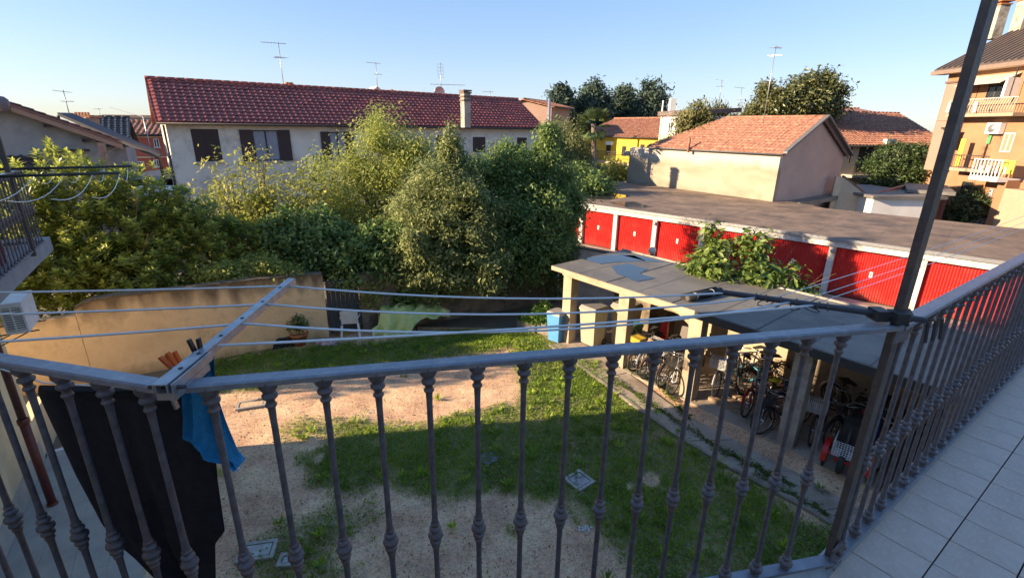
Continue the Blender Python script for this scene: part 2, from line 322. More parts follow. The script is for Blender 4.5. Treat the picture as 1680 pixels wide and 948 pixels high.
def lawn():
    rg = np.random.RandomState(3); n = 520000; X = rg.uniform(-9, 8, n); Y = rg.uniform(2.2, 14.3, n); m = grassy(X, Y) * np.clip(.75 + .5 * nz(X, Y + 5, 3), .15, 1); k = rg.rand(n) < m * .9
    X = X[k]; Y = Y[k]; n = len(X); h = (.035 + .05 * rg.rand(n)) * (1 + .5 * np.clip(nz(X, Y, 2), -1, 1)); a = rg.rand(n) * 6.283; lean = rg.normal(size=(n, 2)) * .6
    N = np.stack([np.cos(a), np.sin(a), np.zeros(n) + .5], 1); N = unit(N); D = unit(np.stack([lean[:, 0], lean[:, 1], np.ones(n)], 1)); Z = .008 + h * .45
    tint = np.clip(.4 * rg.rand(n) + .5 * (.5 + .5 * nz(X + 8, Y, 1.6)), 0, 1)
    m_ = leafmat('grass_blade', (.08, .15, .03), (.42, .58, .06), .6, .45, .3, c3=(.55, .46, .20))
    O('grass', leafmesh('grass', np.stack([X, Y, Z], 1), h, .013 + .014 * rg.rand(n), N, D, tint, m_, .2), m_, kind='stuff')
    nc = 420; cx = rg.uniform(-6.5, 6.5, nc); cy = rg.uniform(2.4, 13.3, nc); k = rg.rand(nc) < grassy(cx, cy) * .9 + .06; cx, cy = cx[k], cy[k]; nc = len(cx); ci = np.repeat(np.arange(nc), 34); n = len(ci)
    a = rg.rand(n) * 6.283; rr = rg.rand(n) * .07; D = unit(np.stack([np.cos(a) * .7, np.sin(a) * .7, .5 + rg.rand(n)], 1)); h = .06 + .12 * rg.rand(n); N = unit(np.stack([-np.cos(a), -np.sin(a), np.full(n, .8)], 1))
    C = np.stack([cx[ci] + rr * np.cos(a), cy[ci] + rr * np.sin(a), .01 + np.zeros(n)], 1) + D * h[:, None] * .5
    O('weed_tufts', leafmesh('tufts', C, h, .012 + .018 * rg.rand(n), N, D, np.clip(rg.rand(nc)[ci] * .7 + .3 * rg.rand(n), 0, 1), m_, .2), m_, kind='stuff')
    # broad-leaved weeds
    n = 42000; X = rg.uniform(-6.5, 7, n); Y = rg.uniform(2.4, 13.5, n); k = (rg.rand(n) < grassy(X, Y)) & (nz(X - 20, Y, 1.7) > .12); X = X[k]; Y = Y[k]; n = len(X)
    N = unit(rg.normal(size=(n, 3)) * .35 + np.array([0, 0, 1])); D = unit(rg.normal(size=(n, 3))); m_ = leafmat('weed_leaf', (.07, .16, .04), (.26, .40, .09), .5, .4, .4)
    O('clover_and_weeds', leafmesh('weeds', np.stack([X, Y, .03 + .05 * rg.rand(n)], 1), .03 + .03 * rg.rand(n), .025 + .02 * rg.rand(n), N, D, rg.rand(n), m_), m_, kind='stuff')
lawn()
def pebbles():
    rg = np.random.RandomState(8); n = 30000; X = rg.uniform(-7, 6, n); Y = rg.uniform(2.3, 13, n); k = (grassy(X, Y) < .5) & (rg.rand(n) < .45 + .4 * nz(X, Y, 1)); X = X[k]; Y = Y[k]; n = len(X)
    r = .005 + .011 * rg.rand(n) ** 3 + (rg.rand(n) < .01) * .016; V = []; F = []
    base = np.array([(1, 0, 0), (0, 1, 0), (-1, 0, 0), (0, -1, 0), (0, 0, .7), (0, 0, -.4)])
    V = (np.stack([X, Y, np.full(n, .008)], 1)[:, None, :] + base[None] * r[:, None, None] * (.7 + .6 * rg.rand(n, 6, 1))).reshape(-1, 3)
    f = np.array([(0, 1, 4), (1, 2, 4), (2, 3, 4), (3, 0, 4)]); F = (np.arange(n)[:, None, None] * 6 + f[None]).reshape(-1, 3)
    me = bpy.data.meshes.new('gravel'); me.from_pydata(V.tolist(), [], F.tolist()); m = mat('pebble', (.50, .46, .42), (.30, .25, .21), 5, .85); me.materials.append(m); O('gravel', me, m, kind='stuff')
pebbles()
def dead_leaves():
    rg = np.random.RandomState(14); n = 2600; X = rg.uniform(-7.5, 6.5, n); Y = rg.uniform(2.3, 13.5, n); m_ = leafmat('dead_leaf', (.16, .09, .04), (.42, .28, .12), .8, .1)
    O('fallen_leaves', leafmesh('dl', np.stack([X, Y, .03 + .03 * rg.rand(n)], 1), .03 + .04 * rg.rand(n), .02 + .02 * rg.rand(n), unit(rg.normal(size=(n, 3)) * .3 + np.array([0, 0, 1])), unit(rg.normal(size=(n, 3))), rg.rand(n), m_), m_, kind='stuff')
dead_leaves()

# concrete path beside the shed, cast in slabs
def path():
    root = T('path', None, None, g(1100, 700), kind='structure')
    outer = [(905, 566), (985, 622), (1060, 678), (1130, 724), (1230, 782), (1340, 840), (1440, 905), (1530, 990)]
    inner = [(935, 560), (1030, 612), (1122, 680), (1205, 722), (1300, 772), (1400, 830), (1500, 890), (1590, 950)]
    for i in range(len(outer) - 1):
        a, b, c, d = g(*outer[i], .03), g(*outer[i + 1], .03), g(*inner[i + 1], .03), g(*inner[i], .03); q = [a, b, c, d]; ce = (a + b + c + d) / 4
        dz = rnd.uniform(-.008, .012); q = [ce + (p - ce) * .985 for p in q]
        mb = MB(); mb.slab([p + Vector((0, 0, -.1 + dz)) for p in q], (0, 0, .12)); S('paving_slab', mb, M['path'], root)
        e = [a + (a - d).normalized() * .10, b + (b - c).normalized() * .10, b + (b - c).normalized() * .012, a + (a - d).normalized() * .012]
        S('kerb_stone', MB().slab([p + Vector((0, 0, -.1)) for p in e], (0, 0, .135)), M['conc'], root)
path()
# weeds growing in the joints of the path
def joint_weeds():
    rg = np.random.RandomState(4); pts = []
    for (a, b, n) in (((1000, 622), (1180, 740), 1500), ((1180, 740), (1300, 800), 1000), ((1110, 668), (1130, 690), 500), ((1090, 640), (1105, 660), 500), ((1010, 600), (1100, 640), 700), ((1240, 780), (1360, 850), 600)):
        A, B = g(*a), g(*b); t = rg.rand(n); pts.append(np.stack([A.x + (B.x - A.x) * t + rg.normal(size=n) * .05 * (1 + np.sin(t * 19)), A.y + (B.y - A.y) * t + rg.normal(size=n) * .05 * (1 + np.sin(t * 23)), .045 + .04 * rg.rand(n)], 1))
    C = np.concatenate(pts); n = len(C); m_ = leafmat('joint_weed', (.05, .10, .015), (.16, .20, .04), .6, .3)
    O('weeds_in_the_joints', leafmesh('jw', C, .03 + .04 * rg.rand(n), .012 + .02 * rg.rand(n), unit(rg.normal(size=(n, 3)) * .6 + np.array([0, 0, .5])), unit(rg.normal(size=(n, 3)) + np.array([0, 0, .7])), rg.rand(n), m_), m_, kind='stuff')
joint_weeds()

# drain covers and slabs let into the yard
def cover(px, w, d, rz, label, lidc, n2='lid', h=.03):
    c = g(*px); root = T('drain_cover', label, 'drain cover', c); h += .025; mf = mat('cover_frame', (.42, .40, .37), (.30, .28, .26), 9, .85, .4, 60); mb = MB(); t = .055
    for sx, sy, a, b in ((0, 1, w, t), (0, -1, w, t), (1, 0, t, d - 2 * t), (-1, 0, t, d - 2 * t)):
        off = Matrix.Rotation(rz, 3, 'Z') @ Vector((sx * (w - t) / 2, sy * (d - t) / 2, 0)); mb.box((c.x + off.x, c.y + off.y, h / 2 + .012), (a, b, h), rz)
    O('frame', mb, mf, root); O('lid', MB().box((c.x, c.y, h / 2 + .004), (w - 2 * t - .03, d - 2 * t - .03, h), rz), lidc, root)
    O('joint', MB().box((c.x, c.y, .008), (w - 2 * t + .01, d - 2 * t + .01, .012), rz), M['feltseam'], root)
lid1 = mat('lid_concrete', (.46, .42, .44), (.33, .30, .32), 12, .85, .4, 80); lid2 = mat('lid_pale', (.55, .54, .52), (.38, .37, .35), 7, .85, .4, 60)
cover((950, 791), .42, .42, R_(38), 'square concrete drain cover at the grass edge, pale rim round a grey lid', lid1)
cover((423, 907), .52, .36, R_(12), 'oblong pale drain cover on the bare earth left of the grass, largest of the covers', lid2)
cover((470, 922), .22, .24, R_(5), 'small pale drain cover just right of the oblong one', lid2)
cover((413, 665), .62, .34, R_(20), 'sunken rectangular drain frame in the shaded earth by the ochre wall', M['earth'], h=.02)
def stone():
    c = g(803, 752); poly = [(c.x + .2 * math.cos(a) * rnd.uniform(.8, 1.15), c.y + .2 * math.sin(a) * rnd.uniform(.85, 1.1)) for a in [i * .7 for i in range(9)]]
    o = O('stone_slab', MB().prism(poly, 0, .035), mat('mauve_stone', (.20, .17, .23), (.14, .12, .16), 5, .7, .3, 30)); tag(o, 'flat mauve grey stone slab sunk in the shaded lawn', 'stone')
stone()
def litter():
    m = plain('white_scraps', (.7, .7, .72), .7); c0 = g(962, 868); mb = MB()
    for i in range(16):
        c = c0 + Vector((rnd.gauss(0, .06), rnd.gauss(0, .05), .02)); mb.box(c, (rnd.uniform(.01, .05), rnd.uniform(.01, .03), .004), rnd.random() * 3)
    tag(O('paper_scraps', mb, m), 'torn white paper scraps on the bare earth beyond the square drain cover', 'litter')
litter()
def stones_by_cover():
    c0 = g(955, 810); m = plain('rubble', (.45, .43, .41), .9)
    for i in range(6):
        c = c0 + Vector((rnd.gauss(0, .11), rnd.gauss(0, .04), .02)); r = rnd.uniform(.02, .04); mb = MB(); mb.lathe([(0, -r * .5), (r, -r * .2), (r * .9, r * .3), (0, r * .5)], c, 6)
        tag(O('rubble_stone', mb, m), 'small broken stone lying at the near edge of the square drain cover', 'stone', 'broken stones by the drain cover')
stones_by_cover()

# ------------------------------------------------------------------ left wing with its walkway
WD = Vector((-.5505, .8348, 0)); WN = Vector((.8348, .5505, 0))     # along the wing, out of the wing
W0 = Vector((-7.34, 5.34, 0)); WE = W0 + WD * 2.75; WS = W0 - WD * 7.2  # wing stops short here so its corner casts the yard's shadow edge
def wing():
    root = T('apartment_wing', 'cream plastered wing of the house with a brown downpipe, at the left edge', 'building', WE)
    H = 8.2; q = [WS, WE, WE - WN * 8, WS - WN * 8]
    # wall in three pieces round the ground floor window
    wa, wb = 1.05, 2.15   # distance from WE along the wall to the window
    def piece(s0, s1, z0, z1): 
        a, b = WE - WD * s0, WE - WD * s1; mb = MB(); mb.slab([Vector((a.x, a.y, z0)), Vector((b.x, b.y, z0)), Vector((b.x, b.y, z1)), Vector((a.x, a.y, z1))], -WN * .35); return mb
    O('wall', piece(0, wa + 1.55, .5, H), M['yel'], root); O('wall', piece(wb + 1.55, (WE - WS).length, .5, H), M['yel'], root)
    O('wall', piece(wa + 1.55, wb + 1.55, .5, 1.6), M['yel'], root); O('wall', piece(wa + 1.55, wb + 1.55, 3.0, H), M['yel'], root)
    mb = MB(); a, b = WE + WN * .015, WS + WN * .015; mb.slab([a, b, Vector((b.x, b.y, .5)), Vector((a.x, a.y, .5))], -WN * .36); O('plinth', mb, M['pave'], root)
    e = WE - WN * 8; mb = MB(); mb.slab([WE - WN * .36, e, Vector((e.x, e.y, H)), Vector((WE.x, WE.y, H)) - WN * .36], -WD * .3); O('wall', mb, M['yel'], root)
    c = WE - WD * (wa + 2.1); mb = MB(); mb.slab([c + WD * .6 + WN * .12 + Vector((0, 0, 1.56)), c - WD * .6 + WN * .12 + Vector((0, 0, 1.56)), c - WD * .6 - WN * .3 + Vector((0, 0, 1.56)), c + WD * .6 - WN * .3 + Vector((0, 0, 1.56))], (0, 0, .04)); 
    win = O('window', MB().slab([c + WD * .5 - WN * .2 + Vector((0, 0, 1.6)), c - WD * .5 - WN * .2 + Vector((0, 0, 1.6)), c - WD * .5 - WN * .2 + Vector((0, 0, 3)), c + WD * .5 - WN * .2 + Vector((0, 0, 3))], -WN * .02), M['glass'], root)
    O('sill', mb, M['marble'], win)
    mb = MB(); p = [WE + WD * .3 - WN * 8.3, WE + WD * .3 + WN * .8, WS + WN * .8, WS - WN * 8.3]; mb.prism([(v.x, v.y) for v in p], H, H + .25); O('roof', mb, M['terra'], root)
    # downpipe
    P = Vector((-7.67, 6.50, 0)); d1, d2 = mat('pipe_brown', (.15, .035, .028), (.10, .025, .02), 10, .45), mat('pipe_dark', (.10, .045, .04), (.07, .03, .03), 10, .5)
    pipe = O('downpipe', MB().tube([P + Vector((0, 0, 1.7)), P + Vector((0, 0, 4.35))], .05, 10), d2, root)
    O('pipe_shoe', MB().tube([P + Vector((0, 0, .02)), P + Vector((0, 0, 1.72))], .06, 10), d1, pipe)
    mb = MB(); 
    for z in (1.66, .04): mb.lathe([(.07, z), (.075, z + .03), (.075, z + .09), (.06, z + .1)], P, 10)
    O('pipe_collar', mb, d1, pipe)
    q = P + WD * .18 - WN * .08; O('gas_pipe', MB().tube([q + Vector((0, 0, .3)), q + Vector((0, 0, 3.2))], .014, 6), M['galv'], root)
    q = W0 + WD * .6 + WN * .02; O('shutter_catch', MB().tube([q + Vector((0, 0, 2.0)), q + WN * .10 + Vector((0, 0, 2.0)), q + WN * .11 + Vector((0, 0, 1.93))], .012, 5), M['dark'], root)
wing()
def pavement():
    root = T('pavement', None, None, W0, kind='structure')
    for i in range(13):
        for j in range(4):
            a = WE - WD * (i * .62 - .15) + WN * (j * .42 + .02); b = a - WD * .617; S('paving_tile', MB().slab([Vector((p.x, p.y, -.05)) for p in (a, b, b + WN * .417, a + WN * .417)], (0, 0, .145 + rnd.uniform(0, .003))), M['pave'], root)
    a = WE + WD * .16 + WN * 0; S('end_kerb', MB().slab([Vector((p.x, p.y, -.05)) for p in (a, a + WD * .1, a + WD * .1 + WN * 1.7, a + WN * 1.7)], (0, 0, .16)), M['white'], root)
pavement()
def wing_walkway():
    E1 = Vector((-6.77, 6.89, 0)); root = T('wing_walkway', 'grey painted concrete walkway slab with an iron railing on the wing, upper left edge', 'balcony', (E1.x, E1.y, 4.4))
    a = E1; b = E1 - WD * 9; mb = MB(); mb.slab([Vector((p.x, p.y, 4.4)) for p in (a, b, b - WN * 1.33, a - WN * 1.33)], (0, 0, .2)); gp = mat('grey_slab_paint', (.30, .31, .34), (.24, .25, .28), 4, .7, .2, 40); O('slab', mb, gp, root)
    o = -WN * .14; st_ = Vector((-6.30, 6.30, 0)) ; B = lambda s, z: Vector((-6.32, 6.33, 0)) - WD * s + Vector((0, 0, z))
    bar = MB(); bar.tube([B(0, 4.66), B(8, 4.66)], .02, 4); O('bottom_bar', bar, M['paint'], root)
    t = MB(); t.slab([B(0, 5.6) + WN * .025, B(8, 5.6) + WN * .025, B(8, 5.6) - WN * .025, B(0, 5.6) - WN * .025], (0, 0, .02)); O('handrail', t, M['railtop'], root)
    # end rail back to the wall
    e = B(0, 0); f = e - WN * 1.0; O('bottom_bar', MB().tube([e + Vector((0, 0, 4.66)), f + Vector((0, 0, 4.66))], .018, 4), M['paint'], root)
    O('handrail', MB().slab([e + Vector((0, 0, 5.6)), f + Vector((0, 0, 5.6)), f + WD * .04 + Vector((0, 0, 5.6)), e + WD * .04 + Vector((0, 0, 5.6))], (0, 0, .02)), M['railtop'], root)
    me = MB().lathe([(.009, 0), (.02, .02), (.009, .05), (.009, .40), (.024, .43), (.012, .46), (.024, .49), (.009, .52), (.009, .86), (.02, .90), (.012, .93)], (0, 0, 0), 6).mesh('far_baluster', M['paint'])
    for i in range(46): inst('baluster', me, Matrix.Translation(B(.07 + i * .13, 4.66)), root)
    for i in range(7): inst('baluster', me, Matrix.Translation(e - WN * (.1 + i * .13) + Vector((0, 0, 4.66))), root)
    p = B(.62, 4.6); O('canopy_post', MB().box((p.x, p.y, 6.4), (.045, .045, 3.6), R_(33)), M['postp'], root)
    lm = mat('walkway_tile', (.33, .27, .25), (.25, .20, .19), 6, .7); 
    O('floor_tiles', MB().slab([Vector((p.x, p.y, 4.6)) for p in (a - WN * .2 - WD * .1, b - WN * .2, b - WN * 1.3, a - WN * 1.3 - WD * .1)], (0, 0, .012)), lm, root)
    # drying arms with their slack lines
    for k, (s, L) in enumerate(((.25, 1.15), (1.35, 1.1))):
        A = B(s, 5.63); arm = T('drying_arm', ('dark iron drying arm on the far end of the wing railing', 'dark iron drying arm lower on the wing railing, nearer the house')[k], 'clothes line arm', A)
        O('arm', MB().tube([A - WN * .15, A + WN * L], .018, 6), M['dark'], arm)
    for k in range(4):
        u0, u1 = B(.25, 5.62) + WN * (.35 + k * .25), B(1.35, 5.62) + WN * (.35 + k * .25); m = u0.lerp(u1, .5) - Vector((0, 0, .26)); mb = MB()
        pts = [(u0 * (1 - t) ** 2 + m * 2 * t * (1 - t) + u1 * t * t) for t in [i / 8 for i in range(9)]]; mb.tube(pts, .0035, 4); 
        u2 = B(3.6, 5.62) + WN * (.35 + k * .25); m = u1.lerp(u2, .5) - Vector((0, 0, .2)); mb.tube([(u1 * (1 - t) ** 2 + m * 2 * t * (1 - t) + u2 * t * t) for t in [i / 8 for i in range(9)]], .0035, 4)
        tag(O('drying_line', mb, M['line']), ('innermost', 'second innermost', 'third innermost', 'outermost')[k] + ' slack white line hanging from the dark iron arms of the wing railing', 'clothes line', 'slack lines on the wing railing')
    pot = B(2.1, 4.62) - WN * .45
    for i in range(6):
        c = B(.9 + i * .55, 4.62) - WN * .28; tag(O('flower_trough', MB().slab([c + WN * .1, c - WD * .45 + WN * .1, c - WD * .45 - WN * .1, c - WN * .1], (0, 0, .3)), plain('dark_red_plastic', (.16, .02, .03), .6)), ('last', 'second', 'third', 'fourth', 'fifth', 'sixth')[i] + ' dark red trough counted from the far end of the wing railing', 'planter', 'dark red troughs behind the wing railing')
wing_walkway()
def aircon(base, u, n, label, s=1.0, grille=True, name='air_conditioner', arm=0):
    """base: lower corner on the wall; u along the wall, n outwards"""
    z = Vector((0, 0, 1)); root = T(name, label, 'air conditioner', base); W, D, H = .78 * s, .30 * s, .58 * s; wm_ = M['white']
    def bx(u0, u1, n0, n1, z0, z1):
        q = [base + u * a + n * b + z * z0 for a, b in ((u0, n0), (u1, n0), (u1, n1), (u0, n1))]; return MB().slab(q, z * (z1 - z0))
    O('casing', bx(0, W, .05, .05 + D, 0, H), wm_, root)
    fr = MB(); c = base + u * W * .42 + n * (.05 + D + .006) + z * H * .5; ax = Matrix((u, z, n)).transposed()
    if not grille: O('fan_guard', MB().torus(c, H * .36, .012, M=Matrix((u, n, z)).transposed(), n=20, m=4), M['galv'], root)
    if not grille: O('fan', MB().lathe([(0, .004), (H * .34, .002), (H * .34, 0)], c, 20, ax), M['galv'], root)
    if grille:
        O('grille_recess', bx(-.004, 0, .08, .02 + D, .06, H - .08), M['dark'], root)
        for i in range(12): O('louvre', bx(-.014, -.003, .075, .075 + D - .06, .07 + i * .037, .088 + i * .037), wm_, root)
        O('grille_bar', bx(-.018, -.006, .05 + D * .45, .05 + D * .52, .05, H - .06), wm_, root)
    for a in (.1, W - .1):
        p = base + u * a; O('bracket', MB().tube([p - n * arm - z * .02, p + n * (D + .14) - z * .02], .012, 4).tube([p - n * arm - z * .3, p + n * (D) - z * .03], .009, 4), M['dark'], root)
aircon(W0 + WD * 1.62 + WN * .33 + Vector((0, 0, 3.0)), WD, WN, 'white air conditioner with a louvred side under the wing walkway, at the left', .88, arm=.33)

# ------------------------------------------------------------------ garden wall
GA = Vector((-10.45, 10.7, 0)); GB = Vector((-5.55, 13.45, 0)); GD = (GB - GA).normalized(); GN = Vector((GD.y, -GD.x, 0))
def gwall(pts, tops, label, m, th=.22, name='garden_wall', cope=True):
    root = T(name, label, 'wall', pts[0]); 
    n = (pts[-1] - pts[0]).normalized(); n = Vector((n.y, -n.x, 0)); mb = MB()
    poly = [Vector((pts[0].x, pts[0].y, -.05))] + [Vector((pts[-1].x, pts[-1].y, -.05))] + [Vector((p.x, p.y, t)) for p, t in list(zip(pts, tops))[::-1]]
    mb.slab(poly, -n * th); O('render_coat', mb, m, root)
    if cope:
        cp = mat('mossy_coping', (.17, .13, .09), (.09, .075, .05), 4, .95, .8, 30)
        for i in range(len(pts) - 1):
            k = max(1, round((pts[i + 1] - pts[i]).length / .8))
            for j in range(k):
                a = pts[i].lerp(pts[i + 1], j / k); b = pts[i].lerp(pts[i + 1], (j + .985) / k); ta = tops[i] + (tops[i + 1] - tops[i]) * j / k; tb = tops[i] + (tops[i + 1] - tops[i]) * (j + 1) / k
                z = Vector((0, 0, .003)); O('coping_stone', MB().slab([Vector((a.x, a.y, ta)) + z + n * .03, Vector((b.x, b.y, tb)) + z + n * .03, Vector((b.x, b.y, tb)) + z - n * (th + .03), Vector((a.x, a.y, ta)) + z - n * (th + .03)], (0, 0, .04)), cp, root)
    return root
tt = [0, .03, .07, .14, .4, .7, 1]; zz = [1.93, 2.05, 2.10, 2.13, 2.11, 2.13, 2.06]
gwall([GA + (GB - GA) * t for t in tt], zz, 'high ochre garden wall with a mossy rounded top below the laurel', M['gard'])
gwall([GA - GD * 4.2, GA - GD * .01], [1.78, 1.78], 'lower ochre garden wall continuing to the left of the high one', M['gard'], cope=False)
gwall([WE + WD * .01 - WN * .02, WE + WD * 1.15 - WN * .02], [.9, .9], 'yellow wing wall beyond the downpipe, cut waist-high to let the sun pass', M['yel'], cope=False)  # wing wall kept waist-high so the low sun passes over it
g1 = Vector((-4.65, 13.95, 0)); g2 = Vector((1.7, 17.2, 0))
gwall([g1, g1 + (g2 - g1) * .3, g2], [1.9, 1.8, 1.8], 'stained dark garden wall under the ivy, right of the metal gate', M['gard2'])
def gate():
    root = T('garden_gate', 'dark metal garden gate with upright boards between the ochre and the stained wall', 'gate', GB); p0, p1 = GB + GD * .05, g1 - GD * .05
    n = 7; gm = plain('dark_gate_paint', (.045, .055, .065), .5)
    for i in range(n):
        a, b = p0.lerp(p1, i / n), p0.lerp(p1, (i + .94) / n); O('board', MB().slab([Vector((a.x, a.y, .15)), Vector((b.x, b.y, .15)), Vector((b.x, b.y, 1.85)), Vector((a.x, a.y, 1.85))], -GN * .03), gm, root)
    for z in (.4, 1.6): O('rail', MB().tube([p0 + Vector((0, 0, z)) + GN * .02, p1 + Vector((0, 0, z)) + GN * .02], .02, 4), gm, root)
gate()
c = g(560, 550); tag(O('yellow_board', MB().slab([c + Vector((-.22, -.02, 0)), c + Vector((.22, .02, 0)), c + Vector((.22, .18, .75)), c + Vector((-.2, .14, .75))], (0, .03, 0)), plain('yellow_panel', (.42, .33, .10), .7)), 'faded yellow board leaning in front of the dark gate', 'board')

# ------------------------------------------------------------------ things along the wall
def garden_chair():
    c = g(578, 547); rz = R_(200); root = T('garden_chair', 'white plastic garden chair facing away, by the dark gate', 'chair', c); Mx = Matrix.Translation(c) @ Matrix.Rotation(R_(10), 4, 'Z')
    def q(pts): return [Mx @ Vector(p) for p in pts]
    O('seat', MB().slab(q([(-.23, -.22, .42), (.23, -.22, .42), (.25, .22, .44), (-.25, .22, .44)]), (0, 0, .03)), M['white'], root)
    mb = MB()
    for i in range(5):
        x = -.2 + i * .1; mb.slab(q([(x - .048, -.24, .44), (x + .048, -.24, .44), (x * 1.05 + .052, -.31, .84), (x * 1.05 - .052, -.31, .84)]), Mx.to_3x3() @ Vector((0, .02, 0)))
    mb.slab(q([(-.26, -.315, .78), (.26, -.315, .78), (.22, -.33, .88), (-.22, -.33, .88)]), Mx.to_3x3() @ Vector((0, .025, 0))); O('backrest', mb, M['white'], root)
    for sx in (-1, 1):
        for y0, y1 in ((-.24, -.30), (.22, .27)):
            O('leg', MB().slab(q([(sx * .27 - .03, y1 - .02, 0), (sx * .27 + .03, y1 - .02, 0), (sx * .24 + .035, y0, .43), (sx * .24 - .035, y0, .43)]), Mx.to_3x3() @ Vector((0, .03, 0))), M['white'], root)
        O('armrest', MB().tube(q([(sx * .26, -.3, .64), (sx * .29, .0, .66), (sx * .28, .22, .63), (sx * .26, .24, .43)]), .018, 5), M['white'], root)
garden_chair()
def drape(name, label, cat, c, rx, ry, h, m, seed, nseg=22, rz=0, rag=.12, loc=None, top=.45):
    """a cloth or bag lying over something: lumpy heightfield skirt"""
    rg = random.Random(seed); ph = [rg.random() * 6.28 for _ in range(8)]; mb = MB(); vs = []; fs = []; rings = 14
    for i in range(rings + 1):
        t = i / rings
        for k in range(nseg * 2):
            a = math.pi * k / nseg; f = 1 + rag * (math.sin(a * 3 + ph[0]) + .6 * math.sin(a * 5 + ph[1]) + .35 * math.sin(a * 11 + ph[2]) * t)
            if t < top: r = t / top * .85; z = h * (1 - .08 * (t / top) ** 2 + .05 * math.sin(a * 2 + ph[3] + t * 5))
            else:
                s = (t - top) / (1 - top); r = .85 + .2 * s; z = h * (1 - s) * (.93 + .05 * math.sin(a * 2 + ph[3])); r += .05 * math.sin(a * 9 + ph[4]) * s
            x, y = rx * r * f * math.cos(a), ry * r * f * math.sin(a); ca, sa = math.cos(rz), math.sin(rz)
            vs.append((c[0] + x * ca - y * sa, c[1] + x * sa + y * ca, c[2] + max(z, .01)))
    n = nseg * 2
    for i in range(rings):
        for k in range(n): fs.append((i * n + k, i * n + (k + 1) % n, (i + 1) * n + (k + 1) % n, (i + 1) * n + k))
    mb.add(vs, fs, True); return tag(O(name, mb, m), label, cat)
tarp = mat('green_tarp', (.56, .66, .26), (.42, .54, .18), 3, .35, 1.0, 7, c3=(.66, .74, .40), s3=5)
def tarp_thing():
    c = g(665, 545); mb = MB(); vs = []; fs = []; nu, nv = 44, 26; rg = random.Random(2)
    ang = R_(8); ca, sa = math.cos(ang), math.sin(ang)
    for i in range(nu + 1):
        for j in range(nv + 1):
            u = i / nu; v = j / nv * 2 - 1; L = 2.35; W_ = .55
            fd = .05 * math.sin(u * 23 + v * 3) + .035 * math.sin(u * 41 - v * 6 + 1) + .02 * math.sin(u * 77 + v * 11)
            x = (u - .42) * L + .04 * math.sin(v * 9 + u * 5); top = (.74 + .10 * math.sin(u * 5.2)) if u < .55 else .80 - (u - .55) * .5; hang = 1.0 if u < .42 else max(.22, 1 - (u - .42) * 3.4)
            hw = W_ * (.85 + .2 * math.sin(u * 4.5)) * (1 if u < .82 else 1 - (u - .82) * 4.2); s = abs(v)
            if s < .5: y = v / .5 * hw * .62; z = top + fd * .8 - .10 * s * s * 4 * .5
            else: q = (s - .5) / .5; y = math.copysign(hw * (.62 + .5 * q ** .7) + fd * 1.6 * q, v); z = (top - .05) * (1 - q * hang) + fd * .5 * (1 - q)
            if u < .12: k_ = 1 - u / .12; x -= .02 - .16 * k_ * k_ * (1 if z > .3 else 0); z *= 1 - .9 * k_ ** 2 if s < .5 else 1
            vs.append((c.x + x * ca - y * sa, c.y + .35 + x * sa + y * ca, max(z, .012)))
    for i in range(nu):
        for j in range(nv): a = i * (nv + 1) + j; fs.append((a, a + 1, a + nv + 2, a + nv + 1))
    mb.add(vs, fs, True); tag(O('covered_bench', mb, tarp), 'lime green plastic sheet draped over a long low thing on the lawn', 'tarpaulin')
    mb = MB()
    for x, y in ((-.8, -.3), (-.8, .3), (.3, -.3), (.3, .3)): mb.tube([(c.x + x * ca - y * sa, c.y + .35 + x * sa + y * ca, 0), (c.x + x * ca - y * sa, c.y + .35 + x * sa + y * ca, .72)], .025, 5)
    tag(O('trestle', mb, M['wood']), 'dark legs under the lime green plastic sheet', 'trestle')
tarp_thing()
black = mat('black_plastic_bag', (.022, .022, .026), (.012, .012, .014), 8, .35, .8, 14)
drape('rubbish_bag', 'black plastic sack slumped against the ochre wall left of the terracotta pot', 'bag', g(462, 566), .42, .26, .36, black, 3)
drape('rubbish_bag', 'black plastic sheet heaped behind the white garden chair', 'bag', g(592, 545) + Vector((.25, .35, 0)), .5, .25, .38, black, 5)
drape('cloth_bundle', 'crumpled white and red cloth bundle beside the terracotta pot', 'cloth', g(538, 565), .32, .2, .16, mat('cloth_print', (.62, .60, .64), (.30, .06, .07), 14, .9, c3=(.12, .14, .30), s3=11), 6)
def leafy(name, parent, c, r, h, n, L, Wd, m, seed, kind=None):
    rg = np.random.RandomState(seed); d = unit(rg.normal(size=(n, 3)) + np.array([0, 0, .5])); d[:, 2] = np.abs(d[:, 2]); C = np.array(c) + d * np.array([r, r, h]) * rg.rand(n, 1) ** .5
    return O(name, leafmesh(name, C, L * (.6 + .8 * rg.rand(n)), Wd * (.6 + .8 * rg.rand(n)), unit(rg.normal(size=(n, 3)) * .5 + np.array([0, 0, .8])), unit(d + rg.normal(size=(n, 3)) * .4), rg.rand(n), m), m, parent)
LG = leafmat('pot_leaf', (.03, .09, .02), (.10, .20, .04), .4, .35)
def pot_plant():
    c = g(493, 566); root = T('potted_plant', 'leafy shrub in a round terracotta pot against the ochre wall', 'potted plant', c)
    O('pot', MB().lathe([(0, .01), (.15, .01), (.235, .33), (.26, .33), (.265, .4), (.235, .4), (.225, .36), (0, .35)], c, 16), M['terra'], root)
    O('stem', MB().tube([c + Vector((0, 0, .35)), c + Vector((.03, 0, .8))], .012, 5).tube([c + Vector((.02, 0, .35)), c + Vector((-.12, .05, .75))], .01, 5), M['bark'], root); leafy('leaves', root, (c.x, c.y, .5), .33, .5, 420, .10, .045, LG, 4)
pot_plant()

